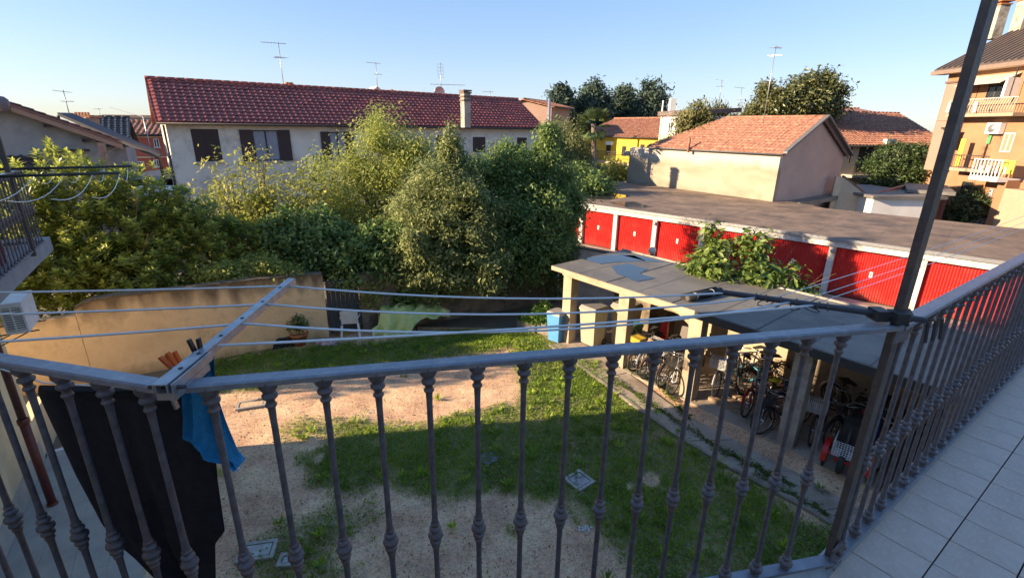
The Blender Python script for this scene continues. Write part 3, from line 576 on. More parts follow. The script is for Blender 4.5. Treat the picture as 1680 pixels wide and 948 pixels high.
# ------------------------------------------------------------------ bicycle shed
SD = Vector((.636, -.772, 0)); SN = Vector((-.772, -.636, 0)); SP = Vector((1.62, 13.42, 0))   # along the front, out towards the lawn
def SH(s, d, z=0): return SP + SD * s - SN * d + Vector((0, 0, z))    # s along, d inwards
PIL = [0.0, 2.05, 4.1, 6.4, 8.7, 11.0]
shedwall = mat('shed_plaster', (.44, .36, .27), (.32, .26, .19), 1.4, .92, .6, 25, c3=(.30, .23, .16), s3=1.5)
def boxs(s0, s1, d0, d1, z0, z1): return MB().slab([SH(s0, d0, z0), SH(s1, d0, z0), SH(s1, d1, z0), SH(s0, d1, z0)], (0, 0, z1 - z0))
def shed():
    root = T('bicycle_shed', 'long open-fronted concrete bicycle shed with a flat dark felt roof', 'shed', SP)
    for s in PIL: O('pillar', boxs(s - .16, s + .16, 0, .3, 0, 2.12), M['conc'] if s > 5 else shedwall, root)  # pillars in shadow get the greyer concrete, shade put into the colour choice
    O('back_wall', boxs(2.05, 12.2, 2.6, 2.8, 0, 2.2), shedwall, root)
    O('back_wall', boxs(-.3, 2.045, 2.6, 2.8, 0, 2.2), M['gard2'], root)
    O('side_wall', boxs(12.0, 12.2, 0.3, 2.595, 0, 2.2), shedwall, root)
    for s in (2.05, 6.4): O('partition_beam', boxs(s - .1, s + .1, .305, 2.595, 1.95, 2.16), shedwall, root)
    O('lintel', boxs(-.2, 12.2, -.02, .26, 2.13, 2.27), shedwall, root)
    rf = O('roof', boxs(-.42, 12.4, -.27, 2.95, 2.28, 2.40), shedwall, root)
    # felt laid in sheets, each its own piece
    x = -.40; i = 0
    while x < 12.3:
        x1 = min(x + .98, 12.38); z = 2.403 + (i % 2) * .004; O('felt_sheet', boxs(x, x1 + (.06 if x1 < 12.3 else 0), -.25, 2.93, z, z + .004), M['felt'], rf)
        O('lap_seam', boxs(x1 + .045, x1 + .07, -.25, 2.93 if i % 3 else 1.6, z + .004, z + .009), M['feltseam'], rf); x = x1; i += 1
    O('drip_edge', boxs(4.2, 12.4, -.31, -.272, 2.24, 2.41), M['feltseam'], rf)
    O('gutter_edge', boxs(-.42, 12.4, 2.955, 3.02, 2.30, 2.44), M['conc'], rf)
    pm = mat('standing_water', (.03, .035, .045), (.02, .025, .03), 3, .06, spec=.9)
    for pts in ([(1003, 437), (1030, 432), (1062, 441), (1050, 449), (1075, 456), (1045, 462), (1012, 449)], [(952, 424), (1000, 418), (1040, 419), (1060, 428), (1010, 430), (985, 433)], [(1010, 416), (1050, 420), (1090, 430), (1062, 429)]):
        O('rain_puddle', MB().slab([g(x, y, 2.4165) for x, y in pts], (0, 0, .002)), pm, rf)
shed()
root = T('shed_floor', None, None, SP, kind='structure')
for i in range(6):
    S('floor_slab', boxs(-.2 + i * 2.07, 1.85 + i * 2.07, -.05, 2.6, -.05, .05 + .004 * (i % 2)), M['path'], root)
for i, (s, d, l) in enumerate(((4.6, .7, 1.1), (4.6, .95, 1.0), (4.65, 1.25, 1.0), (4.5, .35, .8))):
    tag(O('plank', boxs(s, s + l, d, d + .14, .06, .085 + .02 * i), mat('old_plank', (.30, .22, .15), (.18, .13, .09), 5, .9, stretch=(1, 8, 1))), ('outer', 'second', 'innermost', 'shortest')[i] + ' weathered plank on the shed floor beyond the third pillar', 'plank', 'planks on the shed floor')
def felt_roll():
    a = g(1128, 489, 2.5); b = g(1182, 477, 2.5); root = T('felt_roll', 'black roll of roofing felt tied with two white strings on the shed roof', 'roll', a)
    d = (b - a).normalized(); mb = MB().tube([a, b], .085, 14); mb.tube([a + SD * -.13 + Vector((0, 0, .0)), b + SD * -.13], .07, 12); O('sheet', mb, plain('felt_black', (.012, .012, .014), .8), root)
    O('roll_core', MB().tube([a - d * .012, a + d * .02], .06, 12), plain('roll_end', (.09, .08, .08), .9), root)
    for t in (.22, .72): p = a.lerp(b, t); O('string', MB().tube([p - d * .008, p + d * .008], .089, 14), M['white'], root)
felt_roll()

# ------------------------------------------------------------------ bins and planters
def bin_(c, rz, label, w=.5, d=.55, h=1.05, body=(.12, .30, .6), lid=(.2, .2, .22), lidup=0):
    root = T('wheelie_bin', label, 'bin', c); Mx = Matrix.Translation(c) @ Matrix.Rotation(rz, 4, 'Z'); bm = plain('bin_plastic', body, .45); lm = plain('bin_lid', lid, .5)
    def fr(w0, d0, z0, w1, d1, z1): return [Mx @ Vector(p) for p in [(-w0 / 2, -d0 / 2, z0), (w0 / 2, -d0 / 2, z0), (w0 / 2, d0 / 2, z0), (-w0 / 2, d0 / 2, z0), (-w1 / 2, -d1 / 2, z1), (w1 / 2, -d1 / 2, z1), (w1 / 2, d1 / 2, z1), (-w1 / 2, d1 / 2, z1)]]
    O('body', MB().hexa(fr(w * .78, d * .72, .05, w * .97, d * .97, h * .9)), bm, root)
    O('rim', MB().hexa(fr(w * 1.02, d * 1.02, h * .88, w * 1.02, d * 1.02, h * .92)), bm, root)
    l = O('lid', MB().hexa(fr(w * 1.04, d * 1.06, h * .925, w * .9, d * .86, h)), lm, root)
    O('handle', MB().tube([Mx @ Vector((-w * .35, d * .6, h * .9)), Mx @ Vector((w * .35, d * .6, h * .9))], .018, 6), lm, l)
    for s in (-1, 1): O('wheel', MB().torus(Mx @ Vector((s * w * .42, d * .38, .10)), .075, .028, M=(Mx.to_3x3() @ Matrix.Rotation(R_(90), 3, 'Z')), n=14), M['rubber'], root)
RZS = math.atan2(SN.y, SN.x) + R_(90)
bin_(g(913, 559), RZS + .15, 'sky blue wheelie bin with a grey lid before the first shed pillar', .48, .5, 1.0, (.10, .30, .62), (.30, .27, .26))
bin_(SH(.62, .55, .05), RZS, 'cream wheelie bin nearest the first shed pillar', .62, .62, 1.25, (.40, .35, .27), (.20, .19, .19))
bin_(SH(1.25, 1.25, .05), RZS + .05, 'cream wheelie bin standing deeper in the shed, behind the other cream one', .66, .66, 1.35, (.38, .32, .24), (.20, .19, .18))
bin_(SH(1.72, .95, .05), RZS - .05, 'dark green bin half hidden by the second shed pillar', .42, .45, .95, (.05, .14, .06), (.07, .22, .08))
def trough(px, l, rz, label, pl, seed):
    c = g(*px); root = T('planter', label, 'planter', c); ca = Matrix.Translation(c) @ Matrix.Rotation(rz, 4, 'Z')
    def bx(x, y, z, a, b, h): return MB().box((x, y, z), (a, b, h), M=ca)
    for y in (-.19, .19): O('side', bx(0, y, .2, l, .04, .4), M['conc'], root)
    for x in (-l / 2 + .02, l / 2 - .02): O('end', bx(x, 0, .2, .04, .338, .396), M['conc'], root)
    O('soil', bx(0, 0, .17, l - .09, .335, .3), M['bark'], root)
    if pl: leafy('leaves', root, (c.x, c.y, .35), l * .55, pl, 1100, .11, .06, leafmat('planter_leaf', (.05, .12, .02), (.16, .27, .05), .45, .4), seed)
trough((890, 545), .85, RZS + .25, 'pale concrete trough with bright green leaves beside the blue bin', .75, 11)
trough((868, 540), .7, RZS + .25, 'pale concrete trough further left in the shade, nearly empty', .25, 12)

# ------------------------------------------------------------------ globe lamps
def globe(p, h, label):
    root = T('globe_lamp', label, 'lamp', p); O('post', MB().tube([p, p + Vector((0, 0, h))], .03, 8).lathe([(.07, h - .02), (.08, h + .03), (.05, h + .05)], p, 10), M['dark'], root)
    m = mat('opal_globe', (.75, .62, .50), (.6, .5, .4), 5, .25); O('globe', MB().lathe([(.14 * math.sin(a), h + .17 - .14 * math.cos(a)) for a in [math.pi * i / 10 for i in range(11)]], p, 16), m, root)
p = at(862, 500, 17.2); globe(Vector((p.x, p.y, 0)), at(858, 455, 17.2).z - .17, 'globe lamp on a thin post in the dark under the trees')
p = at(1068, 430, 17.0); globe(Vector((p.x, p.y, 0)), at(1067, 411, 17.0).z - .17, 'amber globe lamp rising above the shed roof before the red doors')

# ------------------------------------------------------------------ bicycles
SPOKE = None
def bike_meshes(c, kind):
    fm = plain('frame_paint', c, .35); out = []
    r = .335; tyre = MB().torus((0, 0, 0), r - .02, .02, n=26, m=5); rim = MB().torus((0, 0, 0), r - .045, .009, n=26, m=4); 
    for i in range(16):
        a = math.pi * 2 * i / 16; rim.tube([(0, .02 * (-1) ** i, 0), ((r - .05) * math.cos(a), 0, (r - .05) * math.sin(a))], .0025, 3, False)
    rim.lathe([(.02, -.04), (.022, 0), (.02, .04)], (0, 0, 0), 8, Matrix.Rotation(R_(90), 3, 'X'))
    bb = (-.02, 0, .29); st = (-.18, 0, .78); hd = (.40, 0, .80); hb = (.44, 0, .68); rw = (-.52, 0, .335); fw = (.56, 0, .335)
    f = MB(); 
    if kind == 'step': f.tube([hb, (.2, 0, .45), bb], .018, 6).tube([(.41, 0, .76), (.16, 0, .53), (-.10, 0, .52)], .014, 6)
    else: f.tube([hb, bb], .019, 6).tube([hd, st], .016, 6)
    f.tube([bb, st, (-.205, 0, .86)], .016, 6).tube([hd, hb], .02, 6)
    for s in (-1, 1): f.tube([bb, (rw[0], s * .05, rw[2])], .009, 5).tube([(-.17, 0, .74), (rw[0], s * .05, rw[2])], .008, 5)
    fork = MB()
    for s in (-1, 1): fork.tube([(.445, s * .03, .66), (.50, s * .05, .45), (fw[0], s * .05, fw[2])], .010, 5)
    fork.tube([(.44, 0, .68), (.385, 0, .92)], .013, 6)
    bar = MB().tube([(.25, -.29, .97), (.38, -.24, .99), (.40, -.1, .95), (.40, .1, .95), (.38, .24, .99), (.25, .29, .97)], .011, 6)
    grip = MB().tube([(.22, -.30, .968), (.32, -.265, .98)], .017, 6); grip2 = MB().tube([(.22, .30, .968), (.32, .265, .98)], .017, 6)
    sad = MB().hexa([(-.34, -.09, .88), (-.34, .09, .88), (-.06, .018, .88), (-.06, -.018, .88), (-.34, -.085, .935), (-.34, .085, .935), (-.05, .015, .92), (-.05, -.015, .92)])
    crank = MB().lathe([(.085, -.01), (.085, .01)], bb, 14, Matrix.Rotation(R_(90), 3, 'X')).tube([(-.02, -.07, .29), (.10, -.08, .17)], .011, 4).tube([(-.02, .07, .29), (-.14, .08, .41)], .011, 4).box((.10, -.12, .165), (.08, .08, .02)).box((-.14, .12, .415), (.08, .08, .02))
    g1_, g2_ = MB(), MB()
    for mbx, (wx, a0, a1) in ((g1_, (-.52, 60, 200)), (g2_, (.56, 20, 130))):
        pts = [(wx + .375 * math.cos(R_(a)), .0, .335 + .375 * math.sin(R_(a))) for a in range(a0, a1 + 1, 20)]; mbx.tube(pts, .022, 4)
    rack = MB()
    for s in (-1, 1): rack.tube([(-.22, s * .06, .72), (-.75, s * .06, .73), (-.52, s * .06, .36)], .006, 4)
    for x in (-.35, -.5, -.65, -.75): rack.tube([(x, -.06, .727), (x, .06, .727)], .006, 4)
    D = dict(frame=(f, fm), fork=(fork, fm), handlebar=(bar, M['chrome']), saddle=(sad, M['rubber']), crank=(crank, M['chrome']))
    if kind != 'mtb': D['rear_mudguard'] = (g1_, fm); D['front_mudguard'] = (g2_, fm); D['luggage_rack'] = (rack, M['dark'])
    meshes = {k: v[0].mesh(k, v[1]) for k, v in D.items()}; meshes['tyre'] = tyre.mesh('tyre', M['rubber']); meshes['rim'] = rim.mesh('rim', M['chrome']); meshes['grip'] = grip.mesh('grip', M['rubber']); meshes['grip2'] = grip2.mesh('grip', M['rubber'])
    return meshes
def basket_mesh(m, w=.34, d=.26, h=.24, s=.034, wr=.003, c=(.58, 0, .80)):
    mb = MB(); x0, x1, y0, y1, z0 = c[0] - d / 2, c[0] + d / 2, c[1] - w / 2, c[1] + w / 2, c[2]
    def rng(a, b): n = max(2, round((b - a) / s)); return [a + (b - a) * i / n for i in range(n + 1)]
    for z in rng(z0, z0 + h): mb.tube([(x0, y0, z), (x1, y0, z), (x1, y1, z), (x0, y1, z), (x0, y0, z)], wr, 3, False)
    for y in rng(y0, y1): mb.tube([(x0, y, z0 + h), (x0, y, z0), (x1, y, z0), (x1, y, z0 + h)], wr, 3, False)
    for x in rng(x0, x1): mb.tube([(x, y0, z0 + h), (x, y0, z0), (x, y1, z0), (x, y1, z0 + h)], wr, 3, False)
    return mb.mesh('basket', m)
def make_bike(meshes, label, Mx, group, extras=()):
    root = T('bicycle', label, 'bicycle', group=group); root.matrix_basis = Mx
    for n, wx in (('wheel', -.52), ('wheel', .56)):
        o = bpy.data.objects.new('wheel', meshes['tyre']); o.matrix_basis = Matrix.Translation((wx, 0, .335)); COL.objects.link(o); o.parent = root
        q = bpy.data.objects.new('rim', meshes['rim']); COL.objects.link(q); q.parent = o
    for k, me in meshes.items():
        if k in ('tyre', 'rim', 'grip', 'grip2'): continue
        o = bpy.data.objects.new(k, me); COL.objects.link(o); o.parent = root
        if k == 'handlebar':
            for gk in ('grip', 'grip2'): q = bpy.data.objects.new('grip', meshes[gk]); COL.objects.link(q); q.parent = o
    for n, me in extras: o = bpy.data.objects.new(n, me); COL.objects.link(o); o.parent = root
    return root
BK = {'silver': bike_meshes((.40, .40, .42), 'step'), 'dark': bike_meshes((.03, .03, .035), 'road'), 'red': bike_meshes((.40, .02, .02), 'step'), 'brown': bike_meshes((.16, .09, .06), 'step'),
      'teal': bike_meshes((.04, .30, .40), 'mtb'), 'black': bike_meshes((.02, .02, .025), 'mtb'), 'white': bike_meshes((.6, .6, .6), 'mtb'), 'blue': bike_meshes((.05, .10, .30), 'road')}
bk_wire = basket_mesh(M['dark']); bk_white = basket_mesh(M['white']); sad_y = MB().lathe([(0, .86), (.1, .88), (.13, .93), (.06, .97), (0, .975)], (-.2, 0, 0), 10).mesh('saddle_cover', plain('yellow_bag', (.65, .52, .02), .4)); 
seat_red = MB().hexa([(-.62, -.11, .75), (-.62, .11, .75), (-.5, .11, .75), (-.5, -.11, .75), (-.68, -.10, 1.18), (-.68, .10, 1.18), (-.62, .09, 1.18), (-.62, -.09, 1.18)]).box((-.5, 0, .74), (.28, .24, .06)).mesh('child_seat', plain('red_seat', (.60, .03, .03), .4))
seat_dk = MB().hexa([(-.62, -.11, .75), (-.62, .11, .75), (-.5, .11, .75), (-.5, -.11, .75), (-.68, -.10, 1.18), (-.68, .10, 1.18), (-.62, .09, 1.18), (-.62, -.09, 1.18)]).mesh('child_seat', plain('brown_seat', (.06, .04, .035), .5))
bk_bag = MB().box((.58, 0, .93), (.26, .3, .16)).mesh('basket_load', plain('yellow_load', (.60, .40, .03), .6))
bk_flow = MB().lathe([(0, .9), (.14, .95), (.16, 1.02), (.1, 1.12), (0, 1.14)], (.58, 0, 0), 9).mesh('basket_load', mat('flowery_load', (.60, .10, .12), (.10, .25, .08), 12, .8, c3=(.65, .45, .2), s3=14))
an = math.atan2(SN.y, SN.x)
def place(key, s, d, da, label, ex=(), lean=0.0, flip=False, group='bicycles parked in the shed'):
    a = an + da + (math.pi if flip else 0); Mx = Matrix.Translation(SH(s, d, .055)) @ Matrix.Rotation(a, 4, 'Z') @ Matrix.Rotation(lean, 4, 'X'); return make_bike(BK[key], label, Mx, group, ex)
nB = 'between the second and third pillars'
bay = [('dark', 2.34, .95, .10, 'dark bicycle with a wire basket nearest the second pillar', (('basket', bk_wire),), .05),
 ('brown', 2.52, .72, -.06, f'brown step-through bicycle with a yellow load in its basket, {nB}', (('basket', bk_wire), ('basket_load', bk_bag)), -.04),
 ('silver', 2.70, .66, .14, f'silver bicycle with a red child seat on its rack, {nB}', (('child_seat', seat_red),), .06),
 ('white', 2.86, .92, .02, f'pale bicycle with an empty white basket, {nB}', (('basket', bk_white),), -.07),
 ('brown', 3.03, .60, -.12, f'brown bicycle with flowers in its front basket, {nB}', (('basket', bk_wire), ('basket_load', bk_flow)), -.05),
 ('silver', 3.20, .78, .05, f'silver bicycle with a dark brown child seat, {nB}', (('child_seat', seat_dk), ('basket', bk_white)), .08),
 ('dark', 3.36, .55, .16, f'dark bicycle squeezed between two pale ones, {nB}', (), -.04),
 ('brown', 3.53, .62, -.16, 'brown bicycle without a basket, second from the third pillar', (), -.06),
 ('white', 3.76, .48, .10, 'pale bicycle nearest the third pillar, front wheel out in the sun', (('basket', bk_wire),), .05)]
for b_ in bay: place(*b_)
nC = 'between the third and fourth pillars'
place('white', 4.55, 1.75, .45, f'pale bicycle leaning on the back wall just beyond the third pillar', (), .12)
place('silver', 4.42, 1.2, .2, f'silver bicycle tucked behind the third pillar, {nC}', (('basket', bk_white),), .06)
place('blue', 4.70, 2.05, -.5, f'dark blue bicycle lying back against the sunlit wall, {nC}', (), .2)
place('silver', 5.02, 1.55, .3, f'silver bicycle without a basket, {nC}', (), -.08)
place('teal', 4.85, 1.35, .95, f'bright teal bicycle with no mudguards, {nC}', (), -.1)
place('brown', 5.15, 1.85, -.35, f'brown bicycle against the sunlit back wall, {nC}', (), .12)
place('red', 5.38, .95, .05, f'red bicycle beside the black one, front wheel out, {nC}', (), .05)
place('black', 5.68, .62, .22, 'black bicycle with a yellow saddle cover standing furthest out of the shed', (('saddle_cover', sad_y),), -.06)
place('blue', 5.95, 1.35, -.1, f'dark blue bicycle close behind the black one, {nC}', (), .05)
place('dark', 6.12, .50, -.35, 'dark bicycle with a wire basket right against the fourth pillar', (('basket', bk_wire),), .04)
nD = 'in the dark bay right of the fourth pillar'
place('black', 6.85, 1.9, .5, f'black bicycle standing against the back wall {nD}', (), .1)
place('dark', 7.15, 1.2, -.2, f'dark bicycle with mudguards {nD}', (), .05)
place('dark', 6.68, 1.0, .12, f'dark bicycle with a white basket hard against the fourth pillar', (('basket', bk_white),), .05)
place('silver', 7.0, 2.1, 1.2, f'silver bicycle lying along the back wall {nD}', (), .1)
place('black', 8.35, 1.9, -.3, f'last black bicycle on the right {nD}', (), .04)
place('blue', 7.45, 1.7, .2, f'dark blue bicycle deep {nD}', (), -.08)
place('black', 7.95, 1.2, -.1, f'black bicycle without mudguards, mid-way {nD}', (), .03)
place('brown', 9.6, .9, .2, 'brown bicycle at the far right of the shed, seen through the right-hand railing', (), .03)
place('silver', 9.95, 1.0, -.1, 'silver bicycle at the far right of the shed, beside the brown one', (), .03)
def tricycle():
    c = g(1385, 775); c.z = .03; Mx = Matrix.Translation(c) @ Matrix.Rotation(math.atan2(-SN.y, -SN.x) + .15, 4, 'Z'); root = T('tricycle', 'cargo tricycle with red rear mudguards and a white wire basket before the dark bay', 'tricycle'); root.matrix_basis = Mx
    red = plain('red_mudguard', (.50, .02, .015), .35)
    def P(n, mb, m): o = bpy.data.objects.new(n, mb.mesh(n, m)); COL.objects.link(o); o.parent = root; return o
    P('basket', MB(), M['white']).data = basket_mesh(M['white'], .52, .44, .30, .042, .005, (-.05, 0, .42))
    for s in (-1, 1):
        w_ = P('wheel', MB().torus((-.05, s * .36, .27), .25, .025), M['rubber']); P('rim', MB().torus((-.05, s * .36, .27), .22, .012), M['chrome'])
        vs = []; fs = []
        for i in range(9):
            a = R_(0 + i * 22.5); 
            for y in (-.045, .045): vs.append((-.05 + .32 * math.cos(a), s * .36 + y, .27 + .32 * math.sin(a)))
        for i in range(8): fs.append((i * 2, i * 2 + 1, i * 2 + 3, i * 2 + 2))
        P('mudguard', MB().add(vs, fs, True), red)
    P('wheel', MB().torus((1.15, 0, .3), .28, .024), M['rubber'])
    P('frame', MB().tube([(-.05, -.36, .3), (-.05, .36, .3)], .02, 6).tube([(-.05, 0, .3), (.45, 0, .35), (.95, 0, .85)], .022, 6).tube([(.95, 0, .95), (1.15, 0, .3)], .018, 6).tube([(.45, 0, .35), (.32, 0, .85)], .018, 6), red)
    P('handlebar', MB().tube([(.72, -.28, 1.0), (.93, -.2, 1.02), (.95, .2, 1.02), (.72, .28, 1.0)], .012, 6), M['chrome'])
    P('saddle', MB().hexa([(.2, -.1, .86), (.2, .1, .86), (.46, .02, .86), (.46, -.02, .86), (.2, -.09, .92), (.2, .09, .92), (.46, .02, .9), (.46, -.02, .9)]), M['rubber'])
    P('reflector', MB().box((-.3, 0, .36), (.02, .4, .05)), red)
tricycle()
def scooter(s, d, da, label, cover=False):
    root = T('motor_scooter', label, 'scooter'); root.matrix_basis = Matrix.Translation(SH(s, d, .05)) @ Matrix.Rotation(an + da, 4, 'Z')
    def P(n, mb, m): o = bpy.data.objects.new(n, mb.mesh(n, m)); COL.objects.link(o); o.parent = root
    bd = plain('scooter_body', (.025, .025, .03), .3)
    for x in (-.62, .62): P('wheel', MB().torus((x, 0, .24), .18, .06, n=20, m=7), M['rubber'])
    P('body', MB().hexa([(-.8, -.17, .35), (-.8, .17, .35), (-.1, .17, .3), (-.1, -.17, .3), (-.85, -.12, .72), (-.85, .12, .72), (-.15, .13, .72), (-.15, -.13, .72)]).hexa([(-.2, -.18, .22), (-.2, .18, .22), (.4, .17, .22), (.4, -.17, .22), (-.2, -.18, .32), (-.2, .18, .32), (.4, .17, .32), (.4, -.17, .32)]), bd)
    P('leg_shield', MB().hexa([(.36, -.2, .3), (.36, .2, .3), (.46, .15, .3), (.46, -.15, .3), (.26, -.16, .95), (.26, .16, .95), (.34, .12, .95), (.34, -.12, .95)]), bd)
    P('seat', MB().hexa([(-.85, -.13, .73), (-.85, .13, .73), (-.1, .12, .73), (-.1, -.12, .73), (-.8, -.1, .83), (-.8, .1, .83), (-.12, .09, .81), (-.12, -.09, .81)]), M['rubber'])
    P('handlebar', MB().tube([(.24, -.32, 1.02), (.3, -.1, 1.0), (.3, .1, 1.0), (.24, .32, 1.02)], .018, 6).box((.32, 0, 1.0), (.12, .2, .12)), bd); P('fork', MB().tube([(.3, 0, .95), (.62, 0, .24)], .03, 6), M['dark'])
    P('mirror', MB().tube([(.28, -.2, 1.02), (.25, -.3, 1.2)], .006, 4).lathe([(0, 1.16), (.05, 1.2), (0, 1.25)], (.25, -.3, 0), 8), M['dark'])
scooter(7.35, .55, .12, 'black motor scooter nose out just right of the fourth pillar')
scooter(8.3, .75, -.15, 'dark motor scooter deeper in the dark bay, behind the tricycle basket')
scooter(9.05, .6, -.1, 'dark motor scooter before the fifth pillar, seen through the right-hand railing')

# ------------------------------------------------------------------ row of garages
QA = g(1003, 410); QB = g(1480, 508); QD = (QB - QA).normalized(); QN = Vector((QD.y, -QD.x, 0)); QN = QN if QN.dot(Vector((-1, -1, 0))) > 0 else -QN
def Q(s, d=0, z=0): return QA + QD * s - QN * d + Vector((0, 0, z))
def qbox(s0, s1, d0, d1, z0, z1): return MB().slab([Q(s0, d0, z0), Q(s1, d0, z0), Q(s1, d1, z0), Q(s0, d1, z0)], (0, 0, z1 - z0))
red = mat('red_door_paint', (.52, .016, .013), (.42, .012, .011), 3, .42, .1, 40, c3=(.42, .03, .025), s3=1.5)
zstain(red, .5, .0, (.16, .05, .04), 3, .6)
gw = mat('whitewashed_concrete', (.66, .62, .58), (.50, .46, .43), 2.5, .85, .5, 25, c3=(.36, .33, .30), s3=4)
def qroofmat():
    m = mat('old_bitumen_roof', (.27, .195, .145), (.14, .105, .085), .9, .7, .3, 50, c3=(.09, .075, .07), s3=.5, spec=.25); return m
M['qroof'] = qroofmat()
def qs(px, py): 
    p = onp(QA, QB, px, py); return (p - QA).dot(QD)
def garages():
    root = T('garage_row', 'long row of garages with bright red ribbed doors and a flat brown roof', 'garages', Q(0))
    ps = [qs(*p) for p in ((954, 345), (1010, 351), (1075, 361), (1153, 373), (1250, 387), (1366, 407), (1515, 430))]
    ps = [ps[0] - 4.6, ps[0] - 2.3] + ps + [ps[-1] + 2.9, ps[-1] + 5.8]
    e0, e1 = ps[0] - .3, ps[-1] + .4
    ribs = None
    for i, s in enumerate(ps): O('post', qbox(s - .11, s + .11, 0, .28, 0, 1.96), gw, root)
    for i in range(len(ps) - 1):
        a, b = ps[i] + .115, ps[i + 1] - .115; n = int((b - a) / .085) * 2; mb = MB(); vs = []; fs = []
        for k in range(n + 1):
            x = a + (b - a) * k / n; d = .16 + (.012 if k % 2 else -.012); vs += [Q(x, d, .02), Q(x, d, 1.94)]
        for k in range(n): fs.append((2 * k, 2 * k + 2, 2 * k + 3, 2 * k + 1))
        mb.add(vs, fs); mb.add([Q(a, .22, .02), Q(b, .22, .02), Q(b, .22, 1.94), Q(a, .22, 1.94)], [(0, 1, 2, 3)]); dr = O('garage_door', mb, red, root)
        m = (a + b) / 2; O('handle', qbox(m - .05, m + .05, .125, .145, .95, 1.17), M['white'], dr); O('keyhole', qbox(m - .015, m + .015, .115, .126, 1.0, 1.12), M['dark'], dr)
        O('door_frame', qbox(a, b, .13, .155, 1.90, 1.945), red, dr)
    O('fascia', qbox(e0, e1, -.10, .3, 1.965, 2.22), gw, root)
    rf = O('roof', MB().slab([Q(e0, -.16, 2.24), Q(e1, -.16, 2.24), Q(e1 + 1, 8.6, 2.24), Q(7.8, 8.6, 2.24), Q(-2.5, 15.5, 2.24), Q(e0, 13, 2.24)], (0, 0, .06)), M['qroof'], root)
    # strips of bitumen
    x = e0 + .2; i = 0
    while x < e1 - .9:
        z = 2.304 + (i % 2) * .004; L = 8.4 if x > 7 else 8.5 + (7.8 - x) * .5; O('roof_sheet', MB().slab([Q(x, -.1, z), Q(x + 1.02, -.1, z), Q(x + 1.02, L, z), Q(x, L, z)], (0, 0, .004)), M['qroof'], rf); x += 1.0; i += 1
    pm = mat('roof_water', (.05, .05, .055), (.03, .03, .035), 2, .08, spec=.8)
    for pts in ([(952, 316), (990, 314), (1036, 322), (1000, 328), (958, 326)], [(1000, 332), (1040, 331), (1070, 340), (1030, 341)]):
        O('rain_puddle', MB().slab([g(x, y, 2.316) for x, y in pts], (0, 0, .002)), pm, rf)
    O('edge_flashing', qbox(e0, e1, -.19, -.163, 2.2, 2.33), M['galv'], rf)
    O('back_wall', qbox(e0, e1, 7.9, 8.1, 0, 2.235), gw, root)
    for i, s in enumerate(ps[2:]):
        if i in (2, 5): O('bulkhead_lamp', MB().lathe([(.07, 0), (.09, .05), (.06, .11), (0, .12)], Q(s, -.02, 1.78), 10, Matrix.Rotation(R_(90), 3, 'X')), M['galv'], root)
garages()
def court():
    S('courtyard_paving', MB().prism([(Q(-8, -9).x, Q(-8, -9).y), (Q(16, -9).x, Q(16, -9).y), (Q(16, 0).x, Q(16, 0).y), (Q(-8, 0).x, Q(-8, 0).y)], -.03, .012), M['path'])
court()
gwall([Vector((1.75, 17.25, 0)), Vector((3.75, 15.7, 0))], [2.15, 2.15], 'short pale wall closing the yard behind the shed roof', gw)

# ------------------------------------------------------------------ tiled roofs
def roof_tiles(A, B, U, m, parent, w=.30, l=.36, singles=0, seed=0, h=.06, near=None, name='roof_tile'):
    """A->B eave, U vector eave->ridge. Real overlapping pantiles; the first `singles` (nearest) as objects of their own."""
    A, B, U = Vector(A), Vector(B), Vector(U); u = (B - A).normalized(); v = U.normalized(); n = u.cross(v); n = n if n.z > 0 else -n
    nc = max(1, round((B - A).length / w)); nr = max(1, round(U.length / l)); w = (B - A).length / nc; l = U.length / nr; rg = np.random.RandomState(seed)
    xs = [0, .12, .32, .55, .78, .92, 1]; zs = [.2, .1, .0, .55, 1.0, .75, .25]
    tv = [(x * w, 0, (z + .5) * h) for x, z in zip(xs, zs)] + [(x * w, l * 1.08, (z + .0) * h * 1.0 - .01) for x, z in zip(xs, zs)] + [(x * w, 0, (z + .5) * h - .02) for x, z in zip(xs, zs)]
    k = len(xs); tf = [(i, i + 1, k + i + 1, k + i) for i in range(k - 1)] + [(2 * k + i, 2 * k + i + 1, i + 1, i) for i in range(k - 1)]
    cells = [(i, j) for i in range(nc) for j in range(nr)]
    cam_ = Vector((0, 0, CH)); cells.sort(key=lambda c: ((A + u * c[0] * w + v * c[1] * l) - cam_).length)
    if singles:
        me = MB().add(tv, tf).mesh(name, m)
        for i, j in cells[:singles]:
            o = A + u * (i * w) + v * (j * l) + n * (.004 + rg.rand() * .010); inst(name, me, frame(o, u, v, n) @ Matrix.Rotation(rg.normal() * .012, 4, 'Z'), parent)
    rest = cells[singles:]
    if rest:
        V = np.array(tv); c = np.array(rest, float); Ob = np.array(A)[None] + c[:, :1] * w * np.array(u) + c[:, 1:] * l * np.array(v); R3 = np.array([u, v, n])
        W = (Ob[:, None, :] + (V @ R3)[None] + (rg.rand(len(c), 1, 1) * .010 + .004) * np.array(n)); F = (np.arange(len(c))[:, None, None] * len(V) + np.array(tf)[None]).reshape(-1, 4)
        me = bpy.data.meshes.new('tile_courses'); me.from_pydata(W.reshape(-1, 3).tolist(), [], F.tolist()); me.materials.append(m); O('tile_courses', me, m, parent, kind='stuff')
